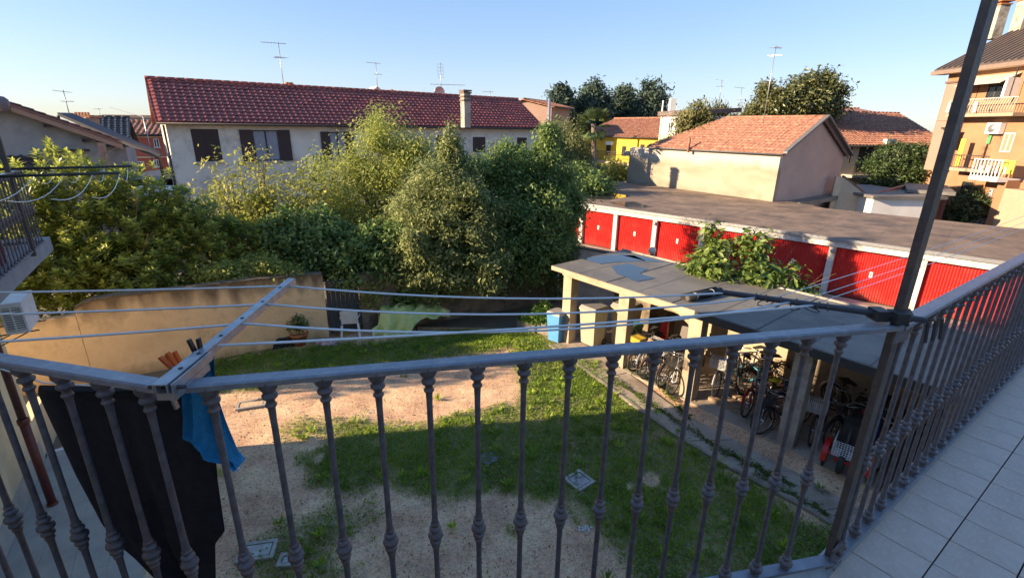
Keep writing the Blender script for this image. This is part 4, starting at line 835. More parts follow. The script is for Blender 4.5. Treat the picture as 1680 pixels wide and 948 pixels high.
def gable_house(name, label, A, B, U, base, ez, m_wall, m_roof, depth, over=.35, tiles=(.30, .36, 0), cat='house', parts=True, both=False, ridge=None):
    """A->B front wall line in plan; U = plan vector from front wall to ridge; ez eave z; ridge z = base['rz']"""
    A, B = Vector((A[0], A[1], 0)), Vector((B[0], B[1], 0)); u = (B - A).normalized(); U = Vector((U[0], U[1], 0)); f = U.normalized(); rz = base; Lh = U.length
    root = T(name, label, cat, A); C, D = A + U * 2, B + U * 2
    mb = MB(); P = lambda p, z: Vector((p.x, p.y, z)); t = .3
    O('front_wall', MB().slab([P(A, 0), P(B, 0), P(B, ez), P(A, ez)], f * .3), m_wall, root)
    for p in (A, B):
        s = u * (.003 if p is A else -.003); a = p + f * .3 - s; O('gable_wall', MB().slab([P(a, 0), P(p + U * 2 - f * .3 - s, 0), P(p + U * 2 - f * .3 - s, ez), P(p + U - s, rz - .05), P(a, ez)], u * (.3 if p is A else -.3)), m_wall, root)
    O('rear_wall', MB().slab([P(C, 0), P(D, 0), P(D, ez), P(C, ez)], -f * .3), m_wall, root)
    sl = (rz - ez) / Lh; oe = over
    for sgn in (0, 1):
        e0, e1 = (A - f * oe - u * over, B - f * oe + u * over) if sgn == 0 else (D + f * oe + u * over, C + f * oe - u * over); zz = ez - sl * oe + .06; rf = (B + U + u * over) if sgn == 0 else (A + U - u * over)
        r0, r1 = (A + U - u * over, B + U + u * over) if sgn == 0 else (B + U + u * over, A + U - u * over)
        rfo = O('roof', MB().slab([P(e0, zz), P(e1, zz), P(r1, rz + .06), P(r0, rz + .06)], (0, 0, .07)), m_roof, root)
        if tiles and (sgn == 0 or both): roof_tiles(P(e0, zz + .09), P(e1, zz + .09), P(r0, rz + .15) - P(e0, zz + .09), m_roof, rfo, *tiles)
        O('gutter', MB().tube([P(e0, zz + .02) - f * .07 * (1 if sgn == 0 else -1), P(e1, zz + .02) - f * .07 * (1 if sgn == 0 else -1)], .06, 6), M['dark'], root)
    n = max(4, round((B - A).length / .4)); a, b = A + U - u * over, B + U + u * over; rg = MB()
    for i in range(n):
        p, q = a.lerp(b, i / n), a.lerp(b, (i + 1.04) / n); rg.tube([P(p, rz + .17), P(q, rz + .185)], [.11, .10], 6)
    O('ridge_tiles', rg, m_roof, root, kind='stuff'); return root, u, f
def wall_rect(p0, p1, pxa, pxb, pya, pyb):
    """rectangle on the vertical plane p0-p1 from picture corners -> (s0, s1, z0, z1)"""
    u = (p1 - p0).normalized(); a = onp(p0, p1, pxa, pyb); b = onp(p0, p1, pxb, pya); c = onp(p0, p1, (pxa + pxb) / 2, pyb); d = onp(p0, p1, (pxa + pxb) / 2, pya)
    return (a - p0).dot(u), (b - p0).dot(u), c.z, d.z
class Face:
    def __init__(s, p0, p1, out): s.p = Vector(p0); s.u = (Vector(p1) - s.p).normalized(); s.n = Vector(out).normalized(); s.p1 = Vector(p1)
    def rect(s, x0, y0, x1, y1): return wall_rect(s.p, s.p1, x0, x1, y0, y1)
    def box(s, s0, s1, z0, z1, d0, d1):
        a = s.p + s.u * s0 + s.n * d0; b = s.p + s.u * s1 + s.n * d0; z = lambda v, h: Vector((v.x, v.y, h)); return MB().slab([z(a, z0), z(b, z0), z(b, z1), z(a, z1)], s.n * (d1 - d0))
    def window(s, parent, s0, s1, z0, z1, frame_m, pane_m, shut=None, closed=False, sill=True, bars=0):
        t = .05; mid = (s0 + s1) / 2
        if closed:
            w = O('window', s.box(s0, s1, z0, z1, .004, .02), frame_m, parent)
            for a, b in ((s0, mid - .01), (mid + .01, s1)):
                k = max(4, int((z1 - z0) / .16))
                mb = MB()
                for i in range(k):
                    h = z0 + .03 + (z1 - z0 - .06) * i / k; q = s.box(a + .03, b - .03, h, h + (z1 - z0) / k * .7, .02, .045); mb.add(q.v, q.f)
                O('shutter', mb, frame_m, w)
        else:
            w = O('window', s.box(s0 + t, s1 - t, z0 + t, z1 - t, .004, .012), pane_m, parent); mb = MB()
            for a, b, c, d in ((s0, s1, z1 - t, z1), (s0, s1, z0, z0 + t), (s0, s0 + t, z0 + t, z1 - t), (s1 - t, s1, z0 + t, z1 - t), (mid - .03, mid + .03, z0 + t, z1 - t)): q = s.box(a, b, c, d, .004, .05); mb.add(q.v, q.f)
            O('frame', mb, frame_m, w)
            if shut:
                W = (s1 - s0) / 2 * .95
                for a, b in ((s0 - W, s0 - .02), (s1 + .02, s1 + W)):
                    O('shutter', s.box(a, b, z0 - .02, z1 + .02, .03, .07), shut, w)
            for i in range(bars): x = s0 + (s1 - s0) * (i + .5) / bars; O('bar', s.box(x - .012, x + .012, z0, z1, .06, .085), M['dark'], w)
        if sill: O('sill', s.box(s0 - .08, s1 + .08, z0 - .07, z0, .006, .12), M['marble'], w)
        return w
def antenna(px, py0, py1, Y, label, kind=0, lean=0, dish=False):
    """mast from the roof at pixel (px,py0) up to (px2,py1)"""
    a = at(px, py0, Y); b = at(px + lean, py1, Y); b = Vector((a.x, a.y, b.z)); root = T('aerial', label, 'aerial', a); L = b.z - a.z; k = Y / 40
    O('mast', MB().tube([a - Vector((0, 0, .3)), b], .022 * max(1, k), 5), M['galv'], root)
    def yagi(z, d, L_, n, el):
        mb = MB(); d = Vector(d).normalized(); s = Vector((-d.y, d.x, 0)); c = Vector((a.x, a.y, z)); mb.tube([c - d * L_ * .3, c + d * L_ * .7], .014 * max(1, k), 4)
        for i in range(n): p = c + d * L_ * (-.28 + i * .98 / n); e = el * (1.1 - .5 * i / n); mb.tube([p - s * e, p + s * e], .009 * max(1, k), 3)
        O('yagi', mb, M['galv'], root)
    if kind == 0: yagi(b.z - .05, (-1, -.4, 0), 1.3, 7, .28); yagi(b.z - L * .32, (-.8, .6, 0), .8, 4, .35)
    if kind == 1: yagi(b.z - .08, (-1, .2, .1), 1.0, 6, .2); yagi(b.z - L * .5, (1, .3, 0), .5, 3, .22)
    if kind == 2:
        mb = MB(); z = b.z - .1
        for i in range(5): mb.tube([(a.x - .18, a.y, z - i * .22), (a.x + .18, a.y, z - i * .22)], .012 * max(1, k), 3)
        mb.tube([(a.x - .18, a.y, z), (a.x - .18, a.y, z - .9)], .01 * max(1, k), 3).tube([(a.x + .18, a.y, z), (a.x + .18, a.y, z - .9)], .01 * max(1, k), 3); O('panel_array', mb, M['galv'], root); yagi(a.z + L * .35, (1, .2, 0), 2.4, 6, .7)
    if kind == 3: yagi(b.z - .1, (.9, .5, 0), .7, 4, .3); yagi(b.z - .5, (-.9, -.5, 0), .7, 4, .3); yagi(b.z - L * .5, (-1, .1, 0), 1.2, 6, .2)
    if kind == 4: yagi(b.z - .08, (-1, 0, 0), .9, 4, .15)
    if dish:
        c = Vector((a.x - .1, a.y - .15, a.z + .25)); d = (Vector((0, 0, CH)) - c).normalized(); ax = d.to_track_quat('Z', 'Y').to_matrix(); O('dish', MB().lathe([(0, .0), (.2, .02), (.36, .07), (.37, .07), (.2, .01), (0, -.01)], c, 18, ax), M['galv'], root)
    return root

# ------------------------------------------------------------------ long house behind the trees
LH_A = Vector((-16.1, 23.4, 0)); LH_B = Vector((1.7, 36.75, 0)); LU = Vector((-1.95, 2.6, 0)) * .9
w_white = mat('pale_render', (.74, .70, .63), (.62, .58, .52), .7, .92, .35, 20, c3=(.40, .36, .32), s3=.8)
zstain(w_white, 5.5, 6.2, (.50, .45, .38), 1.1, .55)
tile_dk = mat('dark_red_tile', (.36, .075, .055), (.17, .045, .04), 1.6, .36, .2, 50, c3=(.46, .17, .11), s3=6)
tile_or = mat('orange_tile', (.36, .15, .095), (.22, .10, .07), 2.5, .8, .3, 50, c3=(.50, .30, .20), s3=5)
tile_bk = mat('black_tile', (.055, .055, .06), (.035, .035, .04), 2, .5)
tile_gr = mat('grey_brown_tile', (.16, .11, .10), (.10, .07, .065), 2, .7)
def long_house():
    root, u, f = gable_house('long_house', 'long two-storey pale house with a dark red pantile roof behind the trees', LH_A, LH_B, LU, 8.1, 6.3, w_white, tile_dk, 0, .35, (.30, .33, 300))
    F = Face(LH_A, LH_B, -f)
    def W(x0, y0, x1, y1, **k): r = F.rect(x0, y0, x1, y1); return F.window(root, *r, M['wood'], M['curt'], **k)
    W(322, 212, 357, 265, closed=True); W(420, 214, 455, 264, shut=M['wood']); W(543, 217, 566, 262, shut=M['wood']); W(716, 222, 738, 250, closed=True); W(776, 225, 796, 250, closed=True); W(848, 226, 864, 245, closed=True)
    W(380, 330, 400, 372, closed=True); W(460, 335, 490, 372, closed=True)
    # chimneys and vents on the roof
    def stack(px, py0, py1, Y, w, m, cap=True, label=None):
        a = at(px, py0, Y); b = at(px, py1, Y); h = b.z - a.z; o = O('chimney', MB().box((a.x, a.y, a.z + h / 2 - .3), (w, w, h + .6), R_(37)), m, root)
        if cap:
            for i in range(3): O('cap_brick', MB().box((a.x, a.y, b.z - .02 - .22 * i), (w * 1.25, w * 1.25, .09), R_(37)), M['terra'] if m == w_white else tile_gr, o)
            O('cap', MB().box((a.x, a.y, b.z + .1), (w * 1.3, w * 1.3, .08), R_(37)), tile_gr, o)
        return o
    stack(764, 193, 152, 32.2, .46, M['conc']); 
    for px, Y in ((473, 31.0), (479, 31.2)): 
        a = at(px, 152, Y); O('clay_vent', MB().lathe([(.13, -.3), (.13, .35), (.19, .4), (.12, .55), (0, .58)], a, 10), M['terra'], root)
    a = at(643, 157, 35.4); O('clay_vent', MB().lathe([(.13, -.5), (.13, .2), (.17, .25), (.1, .38), (0, .4)], a, 10), M['terra'], root)
    a = at(620, 156, 35); O('dormer', MB().slab([a + Vector((-.55, -.2, -.4)), a + Vector((.55, .2, -.4)), a + Vector((.55, .2, .05)), a + Vector((0, 0, .55)), a + Vector((-.55, -.2, .05))], f * 1.2), w_white, root)
    a = LH_A + Vector((.05, -.05, 0)) + f * .1 - u * .1; O('downpipe', MB().tube([(a.x, a.y, .1), (a.x, a.y, 6.1)], .05, 6), M['dark'], root)
    a = LH_B - f * .1; O('downpipe', MB().tube([(a.x, a.y, .1), (a.x, a.y, 6.1)], .05, 6), M['dark'], root)
long_house()
antenna(466, 146, 70, 30.6, 'tall aerial on the dark red roof beside the clay vents', 0)
antenna(619, 142, 102, 35, 'aerial standing on the little dormer of the dark red roof', 1)
antenna(724, 158, 103, 36.5, 'broad aerial with a round satellite dish on the dark red roof', 2, dish=True)
antenna(560, 151, 142, 34, 'tiny aerial just above the middle of the dark red ridge', 4)
antenna(804, 163, 149, 41, 'tiny aerial above the right end of the dark red ridge', 4)
antenna(303, 136, 127, 34, 'short aerial above the left end of the dark red ridge', 4)

# ------------------------------------------------------------------ pale building on the garages' far side
cream = mat('stained_cream_render', (.35, .30, .24), (.26, .205, .15), .55, .92, .4, 16, c3=(.33, .29, .25), s3=.35, stretch=(.5, .5, 1.6))
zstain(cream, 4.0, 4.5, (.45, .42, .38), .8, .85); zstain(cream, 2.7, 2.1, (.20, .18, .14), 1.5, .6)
pinkw = mat('dusty_pink_render', (.47, .36, .31), (.41, .31, .27), .8, .92, .3, 20)
def workshop():
    R0 = Vector((15.2, 28.5, 0)); L0 = Vector((8.9, 38.55, 0)); gd = Vector((.848, .53, 0)); wd = (L0 - R0).normalized()
    root = T('workshop', 'workshop with a long stained cream wall, pink gable and orange tiled roof behind the garages', 'building', R0)
    P = lambda p, z: Vector((p.x, p.y, z)); pk = R0 + gd * 3.55; rr = R0 + gd * 7.2
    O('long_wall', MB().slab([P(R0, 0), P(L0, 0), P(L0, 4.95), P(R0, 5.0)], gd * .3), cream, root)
    O('gable_wall', MB().slab([P(R0 + gd * .302, 0), P(rr, 0), P(rr, 4.85), P(pk, 6.85), P(R0 + gd * .302, 5.0)], wd * .3), pinkw, root)
    O('rear_wall', MB().slab([P(rr + wd * .3, 0), P(rr + wd * 10, 0), P(rr + wd * 10, 4.8), P(rr + wd * .3, 4.8)], -gd * .3), pinkw, root)
    O('end_wall', MB().slab([P(L0 + gd * .3, 0), P(L0 + gd * 7, 0), P(L0 + gd * 7, 4.8), P(L0 + gd * .3, 4.8)], -wd * .3), pinkw, root)
    ov = -wd * .22; e0 = P(R0 - gd * .2 + ov, 4.98); e1 = P(R0 + wd * 10.0 - gd * .2, 4.98); k0 = P(pk + ov, 7.0); k1 = P(pk + wd * 6.4, 7.0); z = Vector((0, 0, .07))
    rf = O('roof', MB().slab([e0, e1, k1, k0], z), tile_or, root); r2 = P(rr + gd * .25 + ov, 4.75); r3 = P(rr + wd * 10, 4.75)
    O('roof', MB().slab([k0, k1, r3, r2], z), tile_or, root); O('roof_hip', MB().slab([k1, e1, P(L0 + gd * 7, 4.75)], z), tile_or, root)
    # tile courses following the slanting left end
    U = k0 - e0; n = U.cross(wd).normalized(); 
    nr = 13; rg = np.random.RandomState(3); c = MB()
    for j in range(nr):
        a0 = e0.lerp(k0, j / nr); a1 = e1.lerp(k1, j / nr); L = (a1 - a0).length; m = int(L / .27); v = U / nr
        for i in range(m):
            o = a0 + wd * (i * L / m) + Vector((0, 0, .085 + rg.rand() * .012)); w_ = L / m
            q = [o + Vector((0, 0, .03)), o + wd * w_ * .5 + Vector((0, 0, .075)), o + wd * w_ + Vector((0, 0, .03)), o + wd * w_ + v * 1.06, o + wd * w_ * .5 + v * 1.06 + Vector((0, 0, .04)), o + v * 1.06]
            c.add(q + [q[0] - Vector((0, 0, .04)), q[1] - Vector((0, 0, .04)), q[2] - Vector((0, 0, .04))], [(0, 1, 4, 5), (1, 2, 3, 4), (6, 7, 1, 0), (7, 8, 2, 1)])
    O('tile_courses', c, tile_or, rf, kind='stuff')
    O('ridge_tiles', MB().tube([k0 + Vector((0, 0, .1)), k1 + Vector((0, 0, .1))], .1, 6), tile_or, root)
    lead = mat('grey_verge', (.13, .13, .14), (.10, .10, .11), 4, .6); O('verge', MB().slab([e0 + z - gd * .02, k0 + z, k0 + z + Vector((0, 0, .12)), e0 + z + Vector((0, 0, .12))], -wd * .24), lead, root); O('verge', MB().slab([k0 + z, r2 + z, r2 + z + Vector((0, 0, .12)), k0 + z + Vector((0, 0, .12))], -wd * .24), lead, root)
    O('soffit', MB().slab([e0 - Vector((0, 0, .16)), k0 - Vector((0, 0, .16)), k0 - Vector((0, 0, .001)), e0 - Vector((0, 0, .001))], wd * .03), lead, root); O('soffit', MB().slab([k0 - Vector((0, 0, .16)), r2 - Vector((0, 0, .16)), r2 - Vector((0, 0, .001)), k0 - Vector((0, 0, .001))], wd * .03), lead, root)
    O('gutter', MB().tube([e0 - gd * .05, e1 - gd * .05], .05, 5), lead, root)
    a = at(1130, 240, 33.5); O('clay_vent', MB().tube([a - Vector((0, 0, .4)), a + Vector((0, 0, .55))], .09, 6), tile_or, root)
    O('ledge', MB().slab([P(L0 - gd * .25, 4.3), P(L0 + wd * .3 - gd * .25, 4.3), P(L0 + wd * .3 + gd * .1, 4.3), P(L0 + gd * .1, 4.3)], (0, 0, .35)), cream, root)
    O('base_step', MB().slab([P(R0 + gd * 1.5 - wd * .8, 2.0), P(rr + gd * .4 - wd * .8, 2.2), P(rr + gd * .4 - wd * .01, 2.2), P(R0 + gd * 1.5 - wd * .01, 2.0)], (0, 0, .25)), M['felt'], root)
workshop()
antenna(1253, 195, 75, 30, 'tallest aerial, standing on the workshop ridge with a long white arm', 3)
antenna(1028, 197, 196, 40, 'stub aerial', 4) if False else None

# ------------------------------------------------------------------ other houses
yellow = mat('bright_yellow_render', (.72, .52, .06), (.62, .42, .05), .8, .9, .2, 20); creamw = mat('cream_render', (.62, .50, .36), (.52, .41, .29), .8, .9, .2, 20)
whitew = mat('white_render', (.78, .75, .72), (.68, .65, .62), 1, .9); greyw = mat('blue_grey_render', (.34, .34, .34), (.26, .26, .27), .9, .92, .3, 12, c3=(.22, .22, .23), s3=.8); brickr = mat('red_render', (.42, .12, .08), (.34, .10, .07), 1.5, .9)
orangew = mat('orange_render', (.31, .17, .098), (.27, .145, .082), .6, .9, .2, 14, c3=(.34, .20, .12), s3=.5); pinkb = mat('pale_pink_render', (.30, .20, .165), (.265, .178, .148), .6, .9)
def simple_house(name, label, px, Y, ez_py, rz_py, depth, wall, roof, tiles=(.4, .45, 0), cat='house', over=.35, Y2=None):
    """front wall spans px[0]..px[1] at depth Y (Y2 at the right end), ridge runs parallel"""
    Y2 = Y2 or Y; a, b = at(px[0], ez_py, Y), at(px[1], ez_py, Y2); ez = (a.z + b.z) / 2; u = (b - a); u.z = 0; u.normalize(); f = Vector((-u.y, u.x, 0)); f = f if f.y > 0 else -f
    m = (a + b) / 2 + f * depth; rz = CH + (at(840, rz_py - .0148 * 0, m.y).z - CH); rz = at((px[0] + px[1]) / 2, rz_py, m.y).z
    root, u, f = gable_house(name, label, a, b, f * depth, rz, ez, wall, roof, 0, over, tiles, cat); return root, Face((a.x, a.y, 0), (b.x, b.y, 0), -f)
# yellow house
rt, F = simple_house('yellow_house', 'bright yellow house with a red tiled roof and a long balcony, near the palm', (958, 1086), 56, 224, 196, 4.5, yellow, tile_or, (.35, .4, 0), Y2=46)
for x0, y0, x1, y1 in ((966, 236, 974, 250), (994, 234, 1003, 255), (1020, 240, 1028, 256), (1050, 237, 1058, 250)): F.window(rt, *F.rect(x0, y0, x1, y1), M['wood'], M['glass'], sill=False)
s0, s1, z0, z1 = F.rect(962, 262, 1056, 268); O('balcony', F.box(s0, s1, z0, z0 + .2, 0, 1.0), creamw, rt)
bars = MB(); n = 50
for i in range(n): x = s0 + (s1 - s0) * i / (n - 1); q = F.box(x - .012, x + .012, z0 + .2, z0 + 1.15, .95, .98); bars.add(q.v, q.f)
q = F.box(s0, s1, z0 + 1.15, z0 + 1.2, .94, .99); bars.add(q.v, q.f); O('railing', bars, M['dark'], rt, kind='stuff')
r = F.rect(988, 268, 1060, 284); O('lower_band', F.box(r[0], r[1], r[2], r[3], .01, .06), whitew, rt); r = F.rect(998, 232, 1002, 238); O('air_conditioner', F.box(r[0], r[1] + .5, r[2], r[3], .01, .35), M['white'], rt)
# white tower house
def flat_house(name, label, x0, x1, py, Y, dpt, wall, roofm, z0=0, over=.3, th=.35, cat='house', Y2=None, slope=0):
    a, b = at(x0, py, Y), at(x1, py, Y2 or Y); z = (a.z + b.z) / 2; root = T(name, label, cat, (a.x, a.y, z0)); u = b - a; u.z = 0; u.normalize(); f = Vector((-u.y, u.x, 0))
    P = lambda p, h: Vector((p.x, p.y, h)); O('walls', MB().slab([P(a, z0), P(b, z0), P(b + f * dpt, z0), P(a + f * dpt, z0)], (0, 0, z - z0)), wall, root)
    q = [P(a - u * over - f * over, z + .002), P(b + u * over - f * over, z + .002), P(b + u * over + f * (dpt + over), z + .002 + slope), P(a - u * over + f * (dpt + over), z + .002 + slope)]; O('roof', MB().slab(q, (0, 0, th)), roofm, root)
    return root, Face((a.x, a.y, 0), (b.x, b.y, 0), -f)
rt, F = flat_house('white_house', 'white tower-like house with a brown tiled roof beyond the workshop', 1087, 1140, 190, 45, 4.5, whitew, tile_gr, over=.3, slope=.35, Y2=41.5)
F.window(rt, *F.rect(1096, 200, 1105, 219), M['white'], M['glass']); F.window(rt, *F.rect(1118, 204, 1127, 217), M['wood'], M['glass']); r = F.rect(1087, 184, 1140, 188); O('cornice', F.box(r[0], r[1], r[2], r[3], .01, .3), whitew, rt)
a = at(1103, 172, 46); O('chimney', MB().box((a.x, a.y, a.z - .3), (.5, .5, 1.6)), whitew, rt); a = at(1084, 205, 45); O('downpipe', MB().tube([(a.x, a.y, 0), (a.x, a.y, a.z + 2)], .07, 5), whitew, rt)
# small house behind the long house
rt, F = simple_house('small_house', 'small pale pink house with a steep orange roof beside the long house, below the conifers', (905, 935), 50, 178, 168, 3, pinkb, tile_or, (.4, .45, 0), Y2=54)
rt2, F2 = flat_house('cream_house', 'low cream house just showing above the right end of the dark red roof', 861, 905, 173, 58, 8, creamw, tile_gr)
def metal_stack(px, py0, py1, Y, label): a, b = at(px, py0, Y), at(px, py1, Y); tag(O('flue', MB().tube([(a.x, a.y, 0), (a.x, a.y, b.z)], .14, 8), M['galv']), label, 'flue')
metal_stack(900, 208, 162, 47, 'tall thin metal flue beside the small pink house')
# far right red roofed house with a balcony
rt, F = simple_house('balcony_house', 'cream house with an orange tiled roof and a dark balcony right of the workshop', (1352, 1548), 42, 237, 188, 5.5, creamw, tile_or, (.32, .38, 0), Y2=44, over=.5)
for x0, y0, x1, y1 in ((1402, 238, 1436, 282), (1392, 240, 1398, 268)): F.window(rt, *F.rect(x0, y0, x1, y1), M['wood'], M['glass'], closed=(x0 == 1402), sill=False)
F.window(rt, *F.rect(1408, 296, 1426, 318), M['galv'], M['glass'], bars=6); r = F.rect(1448, 246, 1458, 258); F.window(rt, *r, M['white'], M['glass'], sill=False)
F.window(rt, *F.rect(1482, 237, 1500, 268), M['wood'], M['glass'], closed=True, sill=False)
s0, s1, z0, z1 = F.rect(1380, 284, 1450, 290); O('balcony', F.box(s0, s1, z0, z0 + .22, 0, 1.1), M['conc'], rt); bars = MB()
for i in range(30): x = s0 + (s1 - s0) * i / 29; q = F.box(x - .015, x + .015, z0 + .22, z0 + 1.2, 1.03, 1.06); bars.add(q.v, q.f)
q = F.box(s0, s1, z0 + 1.2, z0 + 1.25, 1.02, 1.07); bars.add(q.v, q.f); O('railing', bars, M['dark'], rt, kind='stuff')
pr = F.rect(1505, 240, 1530, 290); O('orange_panel', F.box(pr[0], pr[1], pr[2], pr[3], .01, .08), orangew, rt)
aircon(F.p + F.u * F.rect(1445, 236, 1465, 243)[0] + Vector((0, 0, F.rect(1445, 236, 1465, 243)[2])), F.u, F.n, 'white air conditioner under the eaves of the cream balcony house', 1.25, False)
rt, F = simple_house('distant_house', 'orange roofed house peeping over the cream balcony house', (1355, 1440), 60, 186, 180, 4, creamw, tile_or, None)
# low buildings between
rt, F = flat_house('low_outbuilding', 'low flat-roofed outbuilding with a pale front beyond the garage roof', 1434, 1542, 326, 29, 6, whitew, M['felt'], over=.25, th=.16, Y2=29)
rt, F = flat_house('orange_outbuilding', 'small flat-roofed outbuilding with orange walls and a brown corner post, by the tall house', 1496, 1556, 318, 30.5, 4.5, orangew, M['felt'], over=.3, th=.2, Y2=29.5)
r = F.rect(1540, 322, 1548, 372); O('corner_post', F.box(r[0], r[1], 0, r[3], .01, .2), plain('maroon_post', (.14, .04, .03), .6), rt); F.window(rt, *F.rect(1524, 330, 1530, 344), M['wood'], M['glass'], sill=False)
def yard_wall():
    root = T('yard_wall', 'orange boundary wall with a sloping red-tiled top right of the pink gable', 'wall', (21, 30, 0)); a, b, c, d = at(1372, 290, 31), at(1385, 292, 31), at(1425, 324, 30), at(1432, 320, 30)
    P = lambda p, z: Vector((p.x, p.y, z)); O('render_coat', MB().slab([P(a, 0), P(d, 0), P(d, d.z), P(c, c.z), P(b, b.z), P(a, a.z)], (.1, .3, 0)), creamw, root)
    O('coping', MB().slab([P(b, b.z) + Vector((0, 0, .02)), P(c, c.z) + Vector((0, 0, .02)), P(c, c.z + .14), P(b, b.z + .14)], (.1, .4, 0)), tile_or, root)
    e, f_ = at(1432, 322, 30), at(1486, 308, 33); O('coping', MB().slab([P(e, e.z), P(f_, f_.z), P(f_, f_.z + .16), P(e, e.z + .16)], (.1, .4, 0)), tile_or, root); O('render_coat', MB().slab([P(e, 0), P(f_, 0), P(f_, f_.z - .005), P(e, e.z - .005)], (.1, .3, 0)), creamw, root)
yard_wall()

# ------------------------------------------------------------------ tall orange house on the right
def tall_house():
    p0, p1 = Vector((30.55, 37.0, 0)), Vector((31.2, 24.0, 0)); n = Vector((-1, -.05, 0)).normalized(); root = T('tall_house', 'tall orange apartment house with balconies and a dark grooved roof at the right edge', 'building', p0)
    F = Face(p0, p1, n); z = lambda v, h: Vector((v.x, v.y, h)); L = (p1 - p0).length; ez = F.rect(1583, 100, 1600, 108)[2]; s_l = F.rect(1533, 200, 1540, 210)[0]
    O('wall', F.box(s_l, L, 0, ez, -.3, 0), orangew, root); e = p0 + F.u * s_l; O('end_wall', MB().slab([z(e - n * .302, 0), z(e - n * 11, 0), z(e - n * 11, ez), z(e - n * 5.6, ez + 3.2), z(e - n * .302, ez)], F.u * .3), orangew, root)
    O('rear_wall', F.box(s_l, L, 0, ez, -11.3, -11), orangew, root)
    m_rf = mat('dark_grooved_roof', (.10, .075, .065), (.07, .055, .05), 1, .5); a = e - F.u * .7 + n * .55; b = p1 + n * .55; c = p1 - n * 5.6; d = e - F.u * .7 - n * 5.6; rise = 3.3; e0 = ez - .15
    rf = O('roof', MB().slab([z(a, e0), z(b, e0), z(c, e0 + rise), z(d, e0 + rise)], (0, 0, .08)), m_rf, root); O('roof', MB().slab([z(d, e0 + rise), z(c, e0 + rise), z(p1 - n * 11.7, e0), z(e - F.u * .7 - n * 11.7, e0)], (0, 0, .08)), m_rf, root)
    k = int((b - a).length / .42)
    for i in range(k):
        s = a + F.u * (.1 + i * .42); t = d + F.u * (.1 + i * .42); O('roof_rib', MB().slab([z(s, e0 + .081), z(s + F.u * .14, e0 + .081), z(t + F.u * .14, e0 + rise + .081), z(t, e0 + rise + .081)], (0, 0, .07)), m_rf, rf)
    O('gutter', MB().slab([z(a + n * .06, e0 - .28), z(b + n * .06, e0 - .28), z(b + n * .2, e0 - .28), z(a + n * .2, e0 - .28)], (0, 0, .25)), mat('brown_gutter', (.22, .16, .13), (.18, .13, .11), 3, .4), root)
    O('eaves_soffit', MB().slab([z(a + n * .05, e0 - .27), z(b + n * .05, e0 - .27), z(p1 - n * .1, e0 - .27), z(e - F.u * .5 - n * .1, e0 - .27)], (0, 0, .1)), creamw, root)
    for px, py0, py1, Y, w in ((1634, 40, 12, 30.5, .72), (1676, 42, 4, 29, .8)):
        a_ = onp(p0 - n * 4.6, p1 - n * 4.6, px, py0); b_ = onp(p0 - n * 4.6, p1 - n * 4.6, px, py1); o = O('chimney', MB().box((a_.x, a_.y, (a_.z + b_.z) / 2 - .5), (w, w, b_.z - a_.z + 1)), M['conc'], root)
        for i in range(3): O('cap_slab', MB().box((a_.x, a_.y, b_.z + .05 + i * .2), (w * (1.2, 1.35, 1.0)[i], w * (1.2, 1.35, 1.0)[i], .09)), M['terra'], o)
    for (x0, y0, x1) in ((1590, 84, 1640), (1645, 80, 1680)): pass
    # pinkish stair bay at the left end
    s0, s1, zb, zt = F.rect(1533, 158, 1594, 284); zt = F.rect(1545, 150, 1590, 158)[3]; zt = F.rect(1570, 138, 1580, 150)[3]
    zb = F.rect(1560, 270, 1570, 281)[2]; bay = O('bay', F.box(s0, s1, zb, zt, .003, .9), pinkb, root); O('bay_cap', F.box(s0 - .1, s1 + .1, zt + .003, zt + .12, .003, 1.0), plain('brown_edge', (.14, .09, .07), .7), bay)
    FB = Face(p0 + n * .9, p1 + n * .9, n); FB.window(bay, *FB.rect(1549, 213, 1565, 237), M['white'], M['glass']); r = FB.rect(1548, 209, 1567, 212); O('lintel', FB.box(r[0], r[1], r[2], r[3], .01, .2), M['dark'], bay)
    zc = FB.rect(1560, 196, 1590, 198)[2]; O('string_course', FB.box(s0, s1, zc, zc + .1, .01, .06), pinkb, bay)
    # balconies
    def balc(px0, px1, py, dep, bal_h, colm, slabm, style, name='balcony'):
        s0, s1, z0, _ = F.rect(px0, py - 3, px1, py); b = O(name, F.box(s0, s1, z0, z0 + .2, .004, dep), slabm, root); k = int((s1 - s0) / (.16 if style != 'white' else .22)); mb = MB()
        for i in range(k + 1):
            x = s0 + .03 + (s1 - s0 - .06) * i / k
            if style == 'belly': 
                base = F.p + F.u * x; mb.tube([z(base + n * (dep - .05), z0 + .2), z(base + n * (dep + .12), z0 + .35), z(base + n * (dep + .08), z0 + .65), z(base + n * (dep - .05), z0 + bal_h)], .022, 4)
            elif style == 'white': q = F.box(x - .025, x + .025, z0 + .2, z0 + bal_h, dep - .07, dep - .03); mb.add(q.v, q.f)
            else: q = F.box(x - .012, x + .012, z0 + .2, z0 + bal_h, dep - .06, dep - .04); mb.add(q.v, q.f)
        for h in ((z0 + bal_h, .05), (z0 + .26, .03)): q = F.box(s0, s1, h[0], h[0] + h[1], dep - .08, dep - .02); mb.add(q.v, q.f)
        if style == 'white': 
            for i in range(4): q = F.box(s0 + .5 + i * .5, s0 + .62 + i * .5, z0 + .5, z0 + .9, dep - .075, dep - .025); mb.add(q.v, q.f)
        O('railing', mb, colm, b, kind='stuff'); return s0, s1, z0
    cw = plain('cream_iron', (.46, .43, .39), .5); cs = plain('cream_slab', (.34, .27, .20), .8)
    s0, s1, z0 = balc(1576, 1690, 192, 1.1, 1.05, cw, cs, 'belly')
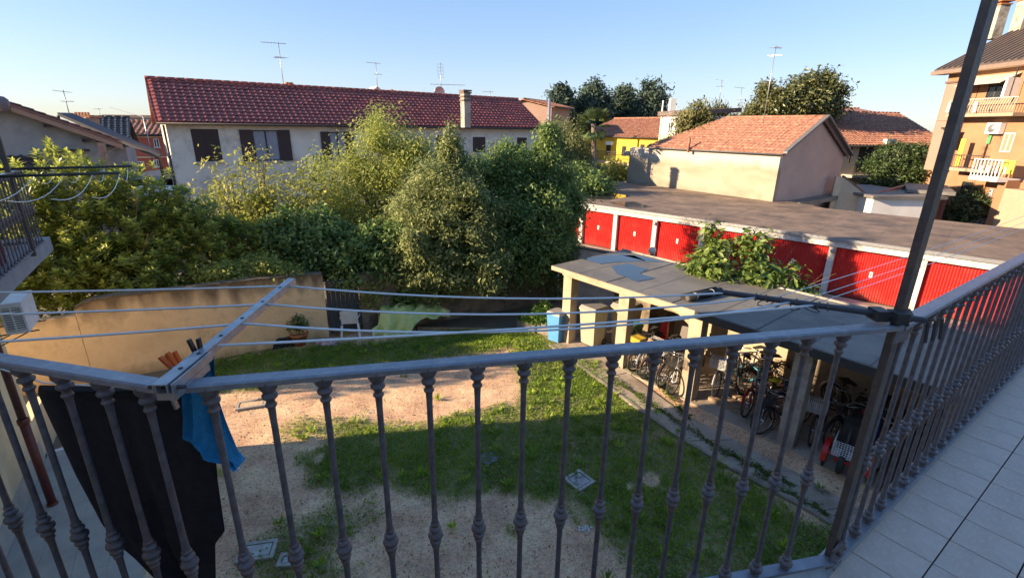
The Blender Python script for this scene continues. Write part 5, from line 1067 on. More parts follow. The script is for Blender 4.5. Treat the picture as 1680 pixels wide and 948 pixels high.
    F.window(root, *F.rect(1616, 138, 1650, 164), M['galv'], M['glass'], bars=9, sill=False); r = F.rect(1594, 130, 1610, 186); O('recess_door', F.box(r[0], r[1], z0 + .2, z0 + 2.3, .004, .03), M['wood'], root)
    O('white_frame', F.box(*F.rect(1668, 128, 1674, 160), .01, .9), M['white'], root); gl = F.rect(1674, 112, 1690, 158); O('veranda_glass', F.box(gl[0], gl[1], gl[2], gl[3], .7, .75), M['glass'], root)
    aw0, aw1, awz, _ = F.rect(1598, 126, 1676, 130); q0, q1 = F.p + F.u * aw0, F.p + F.u * aw1; tag(O('awning', MB().slab([z(q0, awz + .25), z(q1, awz + .25), z(q1 + n * 1.25, awz - .35), z(q0 + n * 1.25, awz - .35)], (0, 0, .03)), mat('striped_awning', (.52, .47, .42), (.40, .35, .31), 2, .8)), 'faded beige awning pulled out over the top balcony of the orange house', 'awning')
    s0, s1, z0 = balc(1576, 1640, 282, 1.0, 1.0, M['dark'], cs, 'thin'); balc(1625, 1676, 297, 1.55, 1.25, M['white'], M['white'], 'white')
    r = F.rect(1612, 212, 1630, 262); F.window(root, r[0], r[1], z0 + .2, r[3], M['wood'], M['glass'], sill=False); gb = plain('green_blind', (.10, .36, .14), .7); O('green_blind', F.box(r[0] + .2, r[1] - .1, r[3] - .9, r[3], .06, .1), gb, root)
    r = F.rect(1582, 228, 1600, 276); tag(O('yellow_screen', F.box(r[0], r[1] + .2, z0 + .25, r[3], .75, .8), plain('yellow_screen', (.75, .62, .08), .6)), 'yellow screen standing on the middle balcony of the orange house', 'screen')
    r = F.rect(1643, 262, 1672, 284); tag(O('yellow_screen', F.box(r[1] + .05, r[1] + .8, r[2], r[3], 1.0, 1.05), plain('yellow_screen', (.75, .62, .08), .6)), 'second yellow screen at the right edge, beside the white railed balcony', 'screen')
    r = F.rect(1640, 218, 1668, 250); F.window(root, *r, M['white'], plain('terracotta_blind', (.48, .22, .13), .7), sill=False)
    F.window(root, *F.rect(1573, 298, 1598, 322), M['dark'], M['glass'], bars=7); dr = F.rect(1610, 309, 1632, 358); door = O('door', F.box(dr[0], dr[1], dr[2], dr[3] - .5, .004, .06), plain('dark_grey_door', (.07, .065, .07), .5), root); O('transom', F.box(dr[0], dr[1], dr[3] - .45, dr[3], .004, .05), M['curt'], door)
    O('door_handle', F.box(dr[1] - .2, dr[1] - .12, dr[2] + .95, dr[2] + 1.05, .06, .12), M['chrome'], door)
    for i in range(4): O('step', F.box(dr[0] - .2, dr[1] + .3, max(dr[2] - .14 * (i + 1), .01), dr[2] - .14 * i - .004, .005, .5 + .3 * i), M['marble'], root)
    r = F.rect(1634, 300, 1640, 380); O('orange_pilaster', F.box(r[0], r[0] + .5, 0, 3.6, .004, .9), orangew, root)
    for s, lb in ((1612, 'x'),): pass
    rp = F.rect(1650, 290, 1700, 380); O('cream_block', F.box(rp[0], L, 0, F.rect(1650, 296, 1660, 300)[3] - .4, .005, 1.0), cs, root)
    ac = F.rect(1624, 203, 1652, 220); aircon(F.p + F.u * ac[0] + Vector((0, 0, ac[2])), F.u, F.n, 'white air conditioner on the orange facade above the middle balcony', 1.15, False)
    for x in (1637, 1602): r = F.rect(x, 285, x + 2, 350); O('downpipe', F.box(r[0], r[0] + .09, .1, F.rect(x, 280, x + 2, 286)[3], .01, .1), plain('orange_pipe', (.5, .22, .09), .5), root)
    lg = plain('washing_cloth', (.6, .66, .7), .9)
    for i, (x0, x1) in enumerate(((1581, 1590), (1624, 1636))):
        r = F.rect(x0, 168, x1, 188); tag(O('washing', F.box(r[0], r[1], r[2] + .1, r[3], 1.24, 1.28), lg), ('pale washing hung over the left end of the top balcony', 'pale blue washing in the middle of the top balcony')[i], 'laundry')
tall_house()

# ------------------------------------------------------------------ left: grey gabled house and what stands behind it
def grey_house():
    # gable end faces us
    a = at(-60, 300, 19.0); b = at(187, 260, 23.0); u = Vector((b.x - a.x, b.y - a.y, 0)).normalized(); f = Vector((-u.y, u.x, 0)); z = lambda v, h: Vector((v.x, v.y, h)); root = T('grey_house', 'blue-grey gabled house with a brown sloping roof at the upper left', 'house', z(b, 0))
    F = Face(z(a, 0), z(b, 0), -f); pk = F.rect(14, 175, 20, 180); spk, zpk = pk[0], pk[3]; zr = F.rect(150, 228, 160, 235)[3]; L = (z(b, 0) - z(a, 0)).length; A, B, K = F.p, F.p + F.u * (L - .5), F.p + F.u * spk
    za = zpk - (zpk - zr) * spk / (L - spk)
    O('gable_wall', MB().slab([z(A, 0), z(B, 0), z(B, zr - .1), z(K, zpk - .1), z(A, za)], f * .3), greyw, root); O('side_wall', MB().slab([z(B, 0) + f * .305, z(B, zr - .1) + f * .305, z(B, zr - .1) + f * 9, z(B, 0) + f * 9], -u * .3), greyw, root)
    e = F.p + F.u * (L + .3); zre = zr - .25; o = -f * .5; rfm = tile_gr
    rf = O('roof', MB().slab([z(K, zpk) + o, z(e, zre) + o, z(e, zre) + f * 9, z(K, zpk) + f * 9], (0, 0, .12)), mat('brown_roof', (.26, .12, .09), (.17, .085, .07), 2, .7, .3, 40), root); O('roof', MB().slab([z(K, zpk) + o, z(A - u, za - .3) + o, z(A - u, za - .3) + f * 9, z(K, zpk) + f * 9], (0, 0, .12)), tile_gr, root)
    O('barge_board', MB().slab([z(K, zpk - .2) + o, z(e, zre - .2) + o, z(e, zre - .01) + o, z(K, zpk - .01) + o], f * .05), plain('barge_board', (.36, .22, .16), .7), root)
    roof_tiles(z(e, zre + .14) + o, z(e, zre + .14) + f * 9, z(K, zpk + .14) - z(e, zre + .14), mat('brown_roof_tile', (.28, .13, .10), (.17, .085, .07), 3, .7), rf, .3, .36, 0, 5)
    for (x, y) in ((72, 204), (135, 228)): r = F.rect(x, y, x + 8, y + 5); O('purlin', F.box(r[0], r[1], r[2], r[3], .02, .45), M['wood'], root)
    r = F.rect(72, 240, 140, 249); O('lean_to_beam', F.box(r[0], r[1], r[2], r[2] + .1, .02, .5), M['wood'], root)
    lr = F.rect(-30, 261, 70, 300); q0, q1 = F.p + F.u * lr[0], F.p + F.u * lr[1]; lt = O('lean_to_roof', MB().slab([z(q0, lr[3]), z(q1, lr[3]), z(q1, lr[3] - .9) - f * 2, z(q0, lr[3] - .9) - f * 2], (0, 0, .08)), tile_gr, root)
    roof_tiles(z(q0, lr[3] - .8) - f * 2, z(q1, lr[3] - .8) - f * 2, Vector((0, 0, .9)) + f * 2, plain('lean_to_tile', (.09, .06, .06), .7), lt, .3, .36, 0, 5)
    O('downpipe', MB().tube([z(e, zre) - f * .3, z(B, zre - .4) + u * .2, z(B, .2) + u * .2], .05, 6), M['conc'], root); O('satellite_ball', MB().lathe([(0, -.35), (.12, -.3), (.22, -.05), (.2, .1), (.1, .2), (0, .22)], at(3, 168, 19.5), 10), plain('old_metal_cap', (.16, .14, .17), .7), root)
    p = F.rect(98, 248, 106, 310); O('drainpipe', F.box(p[0], p[0] + .08, 0, p[3], .01, .1), M['conc'], root)
grey_house()
rt, F = flat_house('dark_shed_roofs', 'dark sheds with long sloping grey roofs between the grey house and the long house', 150, 262, 300, 27, 8, M['wood'], M['dark'], cat='shed', th=.2)
def lean(name, label, pts, th, m, cat='roof'):
    root = T(name, label, cat, pts[0]); O('roof_sheet', MB().slab(pts, (0, 0, th)), m, root)
    O('prop', MB().tube([Vector(pts[1]), Vector((pts[1][0], pts[1][1], 0))], .07, 5), M['wood'], root); O('prop', MB().tube([Vector(pts[0]), Vector((pts[0][0], pts[0][1], 0))], .07, 5), M['wood'], root); return root
lean('lean_to', 'long grey sheet roof sloping down to the right behind the brown roof', [at(95, 190, 26), at(262, 262, 25.0), at(266, 254, 28), at(120, 190, 30)], .15, plain('slate_sheet', (.07, .07, .085), .9), 'lean-to')
rt, F = simple_house('black_tiled_house', 'low house with a black tiled roof behind the grey lean-to', (150, 205), 34, 238, 196, 4, greyw, tile_bk, (.35, .4, 0), Y2=35)
a = at(148, 205, 33); ch = T('chimney_stack', 'brick chimney with a spiked terracotta cap behind the brown roof', 'chimney', (a.x, a.y, 0)); O('shaft', MB().box((a.x, a.y, a.z / 2 + .2), (.75, .75, a.z + .4)), mat('chimney_brick', (.38, .26, .2), (.26, .17, .13), 6, .9), ch); O('cap', MB().box((a.x, a.y, a.z + .5), (1.0, 1.0, .12)), M['terra'], ch)
for i in range(5): O('cap_tooth', MB().box((a.x - .4 + i * .2, a.y - .42, a.z + .66), (.1, .1, .2)), M['terra'], ch)
rt, F = simple_house('red_house', 'brick red house between the black tiled roof and the long house', (196, 300), 44, 222, 202, 4, brickr, tile_or, (.4, .45, 0), Y2=46)
for x0, y0, x1, y1 in ((207, 238, 214, 250), (254, 228, 260, 242), (254, 262, 260, 274), (228, 265, 236, 276)): F.window(rt, *F.rect(x0, y0, x1, y1), M['white'], M['glass'])
r = F.rect(204, 257, 290, 259); O('string_course', F.box(r[0], r[1], r[2], r[3], .01, .1), creamw, rt); O('string_course', F.box(*F.rect(204, 224, 290, 226), .01, .12), creamw, rt)
rt, F = flat_house('far_grey_block', 'long low grey block on the skyline left of the long house', 175, 330, 194, 70, 10, greyw, tile_gr, cat='building')
def metal_roof():
    root = T('metal_roof', 'pale blue corrugated metal roof below the left end of the long house', 'roof', at(235, 320, 21)); m = mat('pale_blue_sheet', (.42, .50, .60), (.34, .42, .52), 2, .35, metal=.3); a, b, c, d = at(205, 322, 19.5), at(288, 322, 20.8), at(286, 306, 22.6), at(225, 306, 22.6)
    n = 12
    for i in range(n):
        p, q, r, s = a.lerp(b, i / n), a.lerp(b, (i + .9) / n), d.lerp(c, (i + .9) / n), d.lerp(c, i / n); O('roof_sheet', MB().slab([p, q, r, s], (0, 0, .05)), m, root)
    for p in (a, b, c, d): O('prop', MB().tube([Vector((p.x, p.y, 0)), p], .05, 5), M['dark'], root)
metal_roof()
antenna(113, 185, 148, 27, 'aerial on the brown roof of the grey house, leaning arm to the left', 1)
antenna(165, 192, 178, 60, 'small faint aerial near the spiked chimney', 4)
antenna(1180, 165, 131, 60, 'aerial above the columnar hedge, left of the other two', 0)
antenna(1211, 185, 143, 50, 'thin aerial between the hedge and the tall one', 1)
antenna(1352, 175, 128, 62, 'small aerial right of the magnolia', 4)
antenna(1392, 182, 152, 75, 'faint aerial above the distant orange roof', 4)
antenna(1017, 170, 140, 60, 'thin aerial in front of the conifers', 4) if False else None
# overhead wire and pole
def pole(px, py0, py1, Y, label, lean=0): a, b = at(px, py0, Y), at(px + lean, py1, Y); tag(O('pole', MB().tube([Vector((a.x, a.y, 0)), Vector((a.x, a.y, b.z))], .05, 6), M['galv']), label, 'pole')
a, b = at(180, 176, 45), at(235, 192, 40); root = T('aerial_boom', 'long thin horizontal aerial boom above the red house', 'aerial', b); O('boom', MB().tube([a, b], .03, 4), M['galv'], root); O('mast', MB().tube([b, Vector((b.x, b.y, 3))], .04, 5), M['galv'], root)

# ------------------------------------------------------------------ trees
laurel = leafmat('laurel_leaf', (.045, .10, .025), (.56, .60, .12), .35, .55, .5)
def tree(name, label, base, blobs, m, ncl, per, L, W, seed, cat='tree', r0=.12, nlimb=14, group=None, **k):
    root = T(name, label, cat, base, group); o, cc = crown('foliage', root, blobs, m, ncl, per, L, W, seed, **k); limbs('trunk', root, base, cc, M['bark'], nlimb, r0, seed); return root
root = T('laurel_hedge', 'big cherry laurel with glossy yellow-green shoot tips coloured as if backlit behind the ochre wall', 'shrub', (-11, 13.5, 0))
LB = [(-13.6, 12.8, 3.0, 1.7, 1.5, 2.0), (-12.2, 13.4, 3.3, 1.5, 1.4, 2.1), (-10.8, 13.8, 2.9, 1.7, 1.4, 2.0), (-9.6, 14.2, 2.4, 1.4, 1.3, 1.7), (-12.0, 12.1, 1.9, 1.4, 1.0, 1.5), (-8.6, 14.9, 2.0, 1.0, 1.1, 1.4), (-15.4, 13.8, 3.4, 1.7, 1.5, 1.9), (-10.6, 12.6, 2.0, 1.4, .9, 1.2), (-14.6, 11.6, 2.2, 1.4, 1.2, 1.6)]
o, cc = rosettes('foliage', root, LB, laurel, 2900, .20, .07, 21, shell=.62); rosettes('shoots', root, [(x, y, z, a * 1.02, b * 1.02, c * 1.04) for x, y, z, a, b, c in LB], laurel, 900, .24, .07, 22, shell=.98, leaves=15)
limbs('trunk', root, (-11, 13.5, 0), cc, M['bark'], 26, .12, 3)
root = T('laurel_shrub', 'laurel shoots at the far left edge behind the wing railing', 'shrub', (-13, 9, 0)); o, cc = rosettes('foliage', root, [(-13.5, 9.8, 3.0, 1.3, 1.2, 1.6), (-12.6, 10.9, 2.4, 1.0, 1.0, 1.3)], laurel, 700, .17, .06, 27, shell=.6); limbs('trunk', root, (-13, 9.8, 0), cc, M['bark'], 8, .08, 4)
thin = leafmat('yellowing_leaf', (.16, .22, .04), (.50, .48, .13), .55, .55, .3, c3=(.42, .18, .08)); light = leafmat('light_leaf', (.15, .22, .06), (.52, .54, .15), .5, .55, .3)
olive = leafmat('sunlit_tone_leaf', (.06, .10, .04), (.44, .48, .19), .42, .5, .4, c3=(.44, .44, .26)); dark = leafmat('deep_green_leaf', (.055, .12, .045), (.28, .38, .11), .45, .4, .35)  # olive: pale end of the ramp puts sunlit clusters into the leaf colour
tree('persimmon_tree', 'sparse yellowing tree with bare twigs in front of the long pale house', (-8.6, 16.5, 0), [(-9.4, 16.8, 3.7, 1.5, 1.3, 1.5), (-8.0, 17, 3.2, 1.5, 1.2, 1.5), (-10.6, 16.6, 3.0, 1.2, 1.1, 1.2), (-7.1, 16.8, 3.6, 1.0, .8, 1.4), (-8.9, 16.2, 2.1, 2.0, 1.2, 1.1)], thin, 430, 20, .14, .06, 31, cs=.24, spires=14, shell=.3, droop=.5, nlimb=34, r0=.11)
tree('ash_tree', 'tall light green feathery tree in front of the dark red roof', (-5.3, 19, 0), [(-5.2, 19.2, 5.0, 1.5, 1.4, 1.7), (-4.3, 19, 4.4, 1.5, 1.3, 1.6), (-6.4, 18.8, 3.9, 1.3, 1.3, 1.6), (-5.2, 18.2, 3.2, 2.2, 1.4, 1.7), (-3.4, 19, 3.9, 1.2, 1.2, 1.7), (-6.6, 18.3, 2.5, 1.3, 1.2, 1.5)], light, 1000, 42, .125, .042, 32, cs=.24, spires=22, shell=.35, droop=.3, nlimb=26, r0=.15)
tree('loquat_tree', 'broad evergreen with pale sunlit leaf clusters, left of the darker tree', (-2.4, 15.8, 0), [(-2.3, 15.6, 3.5, 1.5, 1.4, 1.7), (-3.2, 15.4, 2.7, 1.2, 1.2, 1.3), (-1.5, 15.2, 2.9, 1.4, 1.1, 1.7), (-2.2, 16, 4.0, 1.2, 1.2, 1.2), (-2.6, 14.6, 2.0, 1.4, .8, .9), (-1.1, 14.7, 2.0, 1.0, .8, 1.0)], olive, 1200, 50, .12, .045, 33, cs=.15, shell=.6, upb=.6, spires=26, r0=.15)
tree('holm_oak', 'dense dark green round tree beside the red garage doors', (.2, 17.2, 0), [(.35, 17.2, 3.3, 1.85, 2.0, 2.2), (-.7, 17, 3.8, 1.7, 1.7, 1.8), (1.1, 17.4, 3.0, 1.3, 1.5, 1.8), (1.3, 17.0, 2.4, 1.0, 1.2, 1.3), (.2, 16.2, 2.6, 1.7, 1.4, 1.5), (1.2, 17.2, 4.1, 1.0, 1.0, 1.0), (-.1, 17, 4.8, .8, .8, .7)], dark, 1900, 48, .11, .048, 34, cs=.16, shell=.6, spires=34, r0=.2)
root = T('ivy_mound', 'dark ivy tumbling over the stained wall behind the white chair', 'ivy', (-4, 14.5, 1.8)); crown('foliage', root, [(-5.2, 14.6, 2.3, 1.2, .8, .9), (-4, 15, 2.5, 1.3, .8, .9), (-6.3, 15.2, 2.6, 1.1, .9, 1.0), (-3.0, 15.3, 2.2, 1.1, .6, .9), (-3.6, 14.55, 1.5, .9, .25, .7), (-2.3, 15.0, 1.6, 1.0, .4, .7), (-7.4, 15.6, 2.6, 1.0, .9, .9)], dark, 900, 34, .12, .085, 35, cs=.16, shell=.7, upb=.5)
tree('hazel_bush', 'small sunlit yellow-green bush just above the ochre wall', (-7.0, 13.4, 0), [(-7.1, 13.35, 2.15, .95, .4, .42), (-8.1, 12.95, 2.05, .7, .35, .38)], light, 260, 26, .09, .05, 36, cs=.13, nlimb=5, r0=.05, cat='bush')
crown('creeper', T('wall_creeper', 'sprigs of creeper trailing over the top of the dark gate', 'creeper', (-5, 13.9, 1.6)), [(-5.0, 13.75, 1.8, .5, .25, .35), (-4.4, 14.0, 1.3, .35, .15, .45)], light, 60, 14, .09, .05, 37, cs=.1)
tree('fig_tree', 'young leafy tree with bright green leaves behind the shed roof, before the red doors', (6.6, 12.6, 0), [(6.0, 12.9, 2.5, 1.05, 1.0, .72), (6.9, 12.4, 2.3, .75, .7, .6), (5.5, 13.2, 2.5, .6, .6, .5), (5.6, 13.5, 3.2, .2, .2, .55), (6.7, 12.9, 3.2, .4, .4, .35), (7.5, 12.0, 2.1, .45, .4, .42)], leafmat('fig_leaf', (.05, .12, .02), (.24, .30, .07), .45, .35, .4, c3=(.35, .14, .05)), 330, 12, .20, .095, 38, cs=.13, upb=1.0, nlimb=16, r0=.07)
crown('creeper', T('wall_shrub', 'dark low shrubs between the loquat and the stained wall, in deep shade', 'shrub', (-1, 16.3, 0)), [(-1.0, 16.6, 1.3, 1.6, .6, 1.1), (1.2, 17.2, 1.3, 1.2, .6, 1.2), (-2.8, 15.9, 1.5, 1.2, .5, 1.0)], dark, 420, 30, .1, .05, 39, cs=.16)
# middle and far trees
birch = leafmat('birch_leaf', (.12, .15, .06), (.36, .38, .16), .6, .4, .3)
tree('birch_tree', 'pale green weeping birch right of the long house', (4.2, 37, 0), [(3.9, 37, 5.2, 1.4, 1.3, 1.8), (4.5, 37, 4.0, 1.6, 1.3, 1.8), (3.4, 36.6, 3.7, 1.3, 1.2, 1.7)], birch, 520, 32, .14, .06, 41, cs=.28, shell=.3, droop=.8, r0=.12)
def palm():
    b = at(975, 285, 36); t = at(974, 203, 36); root = T('palm_tree', 'fan palm with a slim trunk before the yellow house', 'palm', (b.x, b.y, 0)); mb = MB().tube([(b.x, b.y, 0), (b.x, b.y, 3), (t.x, t.y, t.z)], [.22, .2, .17], 8); O('trunk', mb, M['bark'], root)
    rg = random.Random(5); m = leafmat('palm_leaf', (.06, .10, .04), (.18, .24, .09), .5, .2); C = []; N = []; D = []; L = []; W = []
    for i in range(42):
        a = rg.random() * 6.28; el = rg.uniform(-1.1, 1.0); d = Vector((math.cos(a) * math.cos(el), math.sin(a) * math.cos(el), math.sin(el))); p = t + d * .7; s = d.cross(Vector((0, 0, 1))).normalized(); n = s.cross(d)
        for k in range(13):
            q = (k - 6) / 6 * 1.25; dd = (d * math.cos(q) + s * math.sin(q)); C.append(p + dd * .33 - Vector((0, 0, .12 * abs(q)))); D.append(dd - Vector((0, 0, .25))); N.append(n); L.append(.80); W.append(.11)
    D = unit(np.array(D)); O('fronds', leafmesh('fronds', np.array(C), np.array(L), np.array(W), unit(np.array(N)), D, np.random.RandomState(1).rand(len(C)), m), m, root)
palm()
conif = leafmat('cedar_needle', (.035, .065, .055), (.085, .12, .085), .7, .15, .2)
for i, (px, pyt, pyb, w, Y, lb) in enumerate(((921, 146, 190, 15, 75, 'smallest dark conifer, leftmost of the skyline conifers'), (974, 136, 200, 28, 78, 'broad dark cedar just above the palm'), (1024, 145, 200, 22, 84, 'dark cedar between two broader ones'), (1070, 134, 200, 34, 80, 'largest dark cedar, rightmost of the skyline conifers'))):
    t = at(px, pyt, Y); b = at(px, pyb, Y); R = w * Y / 790; bl = [(t.x, Y, t.z - R * .5, R * .6, R * .6, R * .6), (t.x, Y, t.z - R * 1.2, R, R, R * .8), (t.x - R * .2, Y, t.z - R * 2.2, R * 1.02, R, R * .9), (t.x + R * .3, Y, t.z - R * 1.8, R * .8, R, R * .7), (t.x, Y, t.z - R * 3.2, R, R, R)]
    tree('cedar_tree', lb, (t.x, Y, 0), bl, conif, 520, 30, .55, .22, 50 + i, cs=.5, shell=.35, upb=.2, r0=.4, group='dark conifers on the skyline')
cyp = leafmat('cypress_leaf', (.06, .075, .03), (.22, .21, .08), .6, .2, .2)
for i, (px, pyt, R, Y, lb) in enumerate(((1148, 168, 1.4, 37.5, 'olive green columnar tree against the white tower house'), (1180, 166, 1.6, 44, 'olive green columnar tree left of the thin aerials'), (1232, 168, 1.8, 46, 'olive green low tree at the foot of the tallest aerial'))):
    t = at(px, pyt, Y); bl = [(t.x + dx, Y, t.z - dz, R * s, R * s, R * 1.1 * s) for dx, dz, s in ((0, R * .6, .5), (-.5, R * 1.3, .75), (.5, R * 1.3, .75), (0, R * 2.3, 1.1))]
    tree('cypress_tree', lb, (t.x, Y, 0), bl, cyp, 330, 30, .3, .09, 60 + i, cs=.3, shell=.35, droop=-1.2, upb=0, r0=.2, group='columnar trees behind the workshop')
tree('magnolia_tree', 'large dark magnolia above the workshop roof', (26, 46, 0), [(at(1320, 150, 46).x, 46, at(1320, 150, 46).z - .3, 1.8, 1.8, 1.5), (at(1295, 170, 46).x, 46, at(1290, 172, 46).z, 2.2, 2, 1.6), (at(1340, 172, 46).x, 46, at(1340, 172, 46).z, 2.0, 2, 1.6), (at(1268, 175, 46).x, 46, at(1268, 178, 46).z, 1.4, 2, 1.3), (at(1362, 165, 46).x, 46, at(1360, 168, 46).z, .9, 1, 1.0)], leafmat('magnolia_leaf', (.035, .06, .02), (.18, .18, .06), .35, .2, .6, c3=(.22, .13, .05)), 620, 34, .30, .13, 64, cs=.4, shell=.4, spires=22, r0=.3)
tree('street_tree', 'dark rounded bush beside the cream balcony house', (29, 37, 0), [(at(1462, 280, 38).x, 38, 3.4, 1.8, 1.5, 1.9), (at(1488, 275, 38).x, 38, 3.8, 1.7, 1.5, 1.9), (at(1478, 300, 38).x, 38, 2.4, 2.2, 1.5, 1.6)], leafmat('street_leaf', (.02, .045, .015), (.09, .14, .035), .5, .2), 420, 30, .2, .1, 65, cs=.3, r0=.15)
c = onp((29.6, 37), (30.2, 24), 1583, 350); tree('doorstep_shrub', 'dark shrub growing against the orange house beside its door', (c.x, c.y, 0), [(c.x, c.y, 1.5, 1.0, 1.2, 1.3), (c.x - .4, c.y + .4, .9, 1.1, 1.1, .8)], leafmat('shrub_leaf', (.02, .045, .02), (.08, .12, .04), .5, .2), 200, 26, .15, .08, 66, cs=.2, cat='shrub', r0=.06)
for i, (px, py, Y, rx, rz, lb) in enumerate(((952, 285, 40, 1.5, 1.4, 'dark shrub at the foot of the birch'), (1006, 285, 43, 1.5, 1.1, 'rust-tinged shrub before the yellow house'), (952, 300, 31, 1.5, .9, 'low dark hedge behind the garage roof'), (1110, 240, 44, 1.6, 1.0, 'green shrub at the foot of the white tower house'))):
    t = at(px, py, Y); tree('background_shrub', lb, (t.x, Y, 0), [(t.x, Y, max(t.z, 1.2), rx, rx * .8, rz), (t.x + rx * .6, Y + .4, max(t.z - .4, 1), rx * .8, rx * .7, rz * .8)], (dark, thin, dark, light)[i], 230, 24, .2, .1, 70 + i, cs=.28, cat='shrub', r0=.08, group='shrubs between the far houses')

# ------------------------------------------------------------------ our own balcony
Z0 = CH - 1.6; ZR = CH - .583
def b3(x, y, z=0): return Vector((x, y, CH + z))
J0 = b3(-.800, .994, -.583); J1 = b3(1.245, 1.440, -.583); J2 = J1 + (b3(2.676, 2.462, -.583) - b3(1.258, 1.470, -.583)).normalized() * 5.2; JL = J0 + (b3(-1.3185, 1.1156, -.583) - J0).normalized() * 1.5
def own_house():
    root = T('own_house', 'house wall behind the viewer, out of the picture', 'building', (0, -1.2, 0)); O('facade', MB().box((1.0, -1.9, 3.6), (17, .3, 7.2), R_(0)), M['yel'], root)
def bead(z, R, h, v): return [(v, z - h), (R * .72, z - h * .82), (R * .96, z - h * .4), (R, z), (R * .96, z + h * .4), (R * .72, z + h * .82), (v, z + h)]
prof = [(.015, .018), (.016, .026)] + bead(.044, .024, .015, .012) + bead(.068, .017, .008, .011) + [(.0088, .10), (.0080, .34), (.0088, .375)] + bead(.394, .0130, .007, .010) + bead(.412, .0175, .0095, .009) + bead(.436, .0225, .0115, .010) + bead(.460, .0175, .0095, .009) + bead(.478, .0130, .007, .010) + [(.0088, .50), (.0080, .56), (.0080, .88), (.0092, .915)] + bead(.926, .0140, .007, .010) + [(.0105, .94)] + bead(.952, .019, .010, .011) + [(.016, .966), (.023, .978), (.023, .995)]
bal_me = MB().lathe(prof, (0, 0, 0), 16).mesh('baluster', M['paint'])
def railing(name, label, P, Q_, px_start, n, step, loc):
    root = T(name, label, 'railing', loc); u = (Q_ - P).normalized(); s = Vector((-u.y, u.x, 0)); L = (Q_ - P).length
    mb = MB(); w = .0225; z = Vector((0, 0, 1)); prof_ = [(-w, -.012), (w, -.012), (w, .001), (w - .005, .005), (-w + .005, .005), (-w, .001)]
    vs = [P + s * a + z * b for a, b in prof_] + [Q_ + s * a + z * b for a, b in prof_]; k = 6; mb.add(vs, [tuple(range(k))[::-1], tuple(range(k, 2 * k))] + [(i, (i + 1) % k, k + (i + 1) % k, k + i) for i in range(k)]); O('handrail', mb, M['railtop'], root)
    B0 = Vector((P.x, P.y, Z0 + .03)); B1 = Vector((Q_.x, Q_.y, Z0 + .03)); O('bottom_bar', MB().slab([B0 + s * .022 , B1 + s * .022, B1 - s * .022, B0 - s * .022], (0, 0, .012)), M['railtop'], root)
    for i in range(n):
        o = P + u * (px_start + i * step); h = inst('baluster', bal_me, Matrix.Translation((o.x, o.y, Z0 + .025)) @ Matrix.Rotation(rnd.uniform(0, 3), 4, 'Z') @ Matrix.Scale(.985 / .995, 4, (0, 0, 1)), root)
    return root, u, s
d0 = (Vector((-.590, 1.012, 0)) - Vector((J0.x, J0.y, 0))).length
railing('front_railing', 'front stretch of grey iron railing with turned balusters, across the picture', J0, J1, .083, 15, .1288, J0)
railing('left_railing', 'short left stretch of the grey iron railing behind the black garment', J0, JL, .075, 11, .1295, JL)
railing('right_railing', 'right stretch of the grey iron railing running off along the tiled floor', J1, J2, .07, 39, .1295, J2)
def post():
    c = Vector((1.258, 1.462, 0)); root = T('canopy_post', 'square dark iron post rising out of the picture at the corner of the railing', 'post', (c.x, c.y, Z0)); rz = R_(25)
    O('shaft', MB().box((c.x, c.y, Z0 + 2.2), (.033, .024, 4.4), rz), M['postp'], root); u = Vector((math.cos(rz), math.sin(rz), 0)); n = Vector((u.y, -u.x, 0))
    for h, nm in ((Z0 + .06, 'foot_bracket'), (ZR - .01, 'clamp_plate')):
        pts = [Vector((c.x, c.y, h)) - u * .05 + n * .02 + Vector((0, 0, -.05)), Vector((c.x, c.y, h)) + u * .035 + n * .02 + Vector((0, 0, -.05)), Vector((c.x, c.y, h)) + u * .03 + n * .02 + Vector((0, 0, .04)), Vector((c.x, c.y, h)) + n * .02 + Vector((0, 0, .065)), Vector((c.x, c.y, h)) - u * .035 + n * .02 + Vector((0, 0, .035))]
        b = O(nm, MB().slab(pts, n * .006), M['paint'], root); q = Vector((c.x, c.y, h + .015)) - u * .008 + n * .028; O('bolt', MB().lathe([(.009, -.004), (.009, .006), (.005, .009), (0, .009)], q, 6, n.to_track_quat('Z', 'Y').to_matrix()), M['dark'], b)
post()
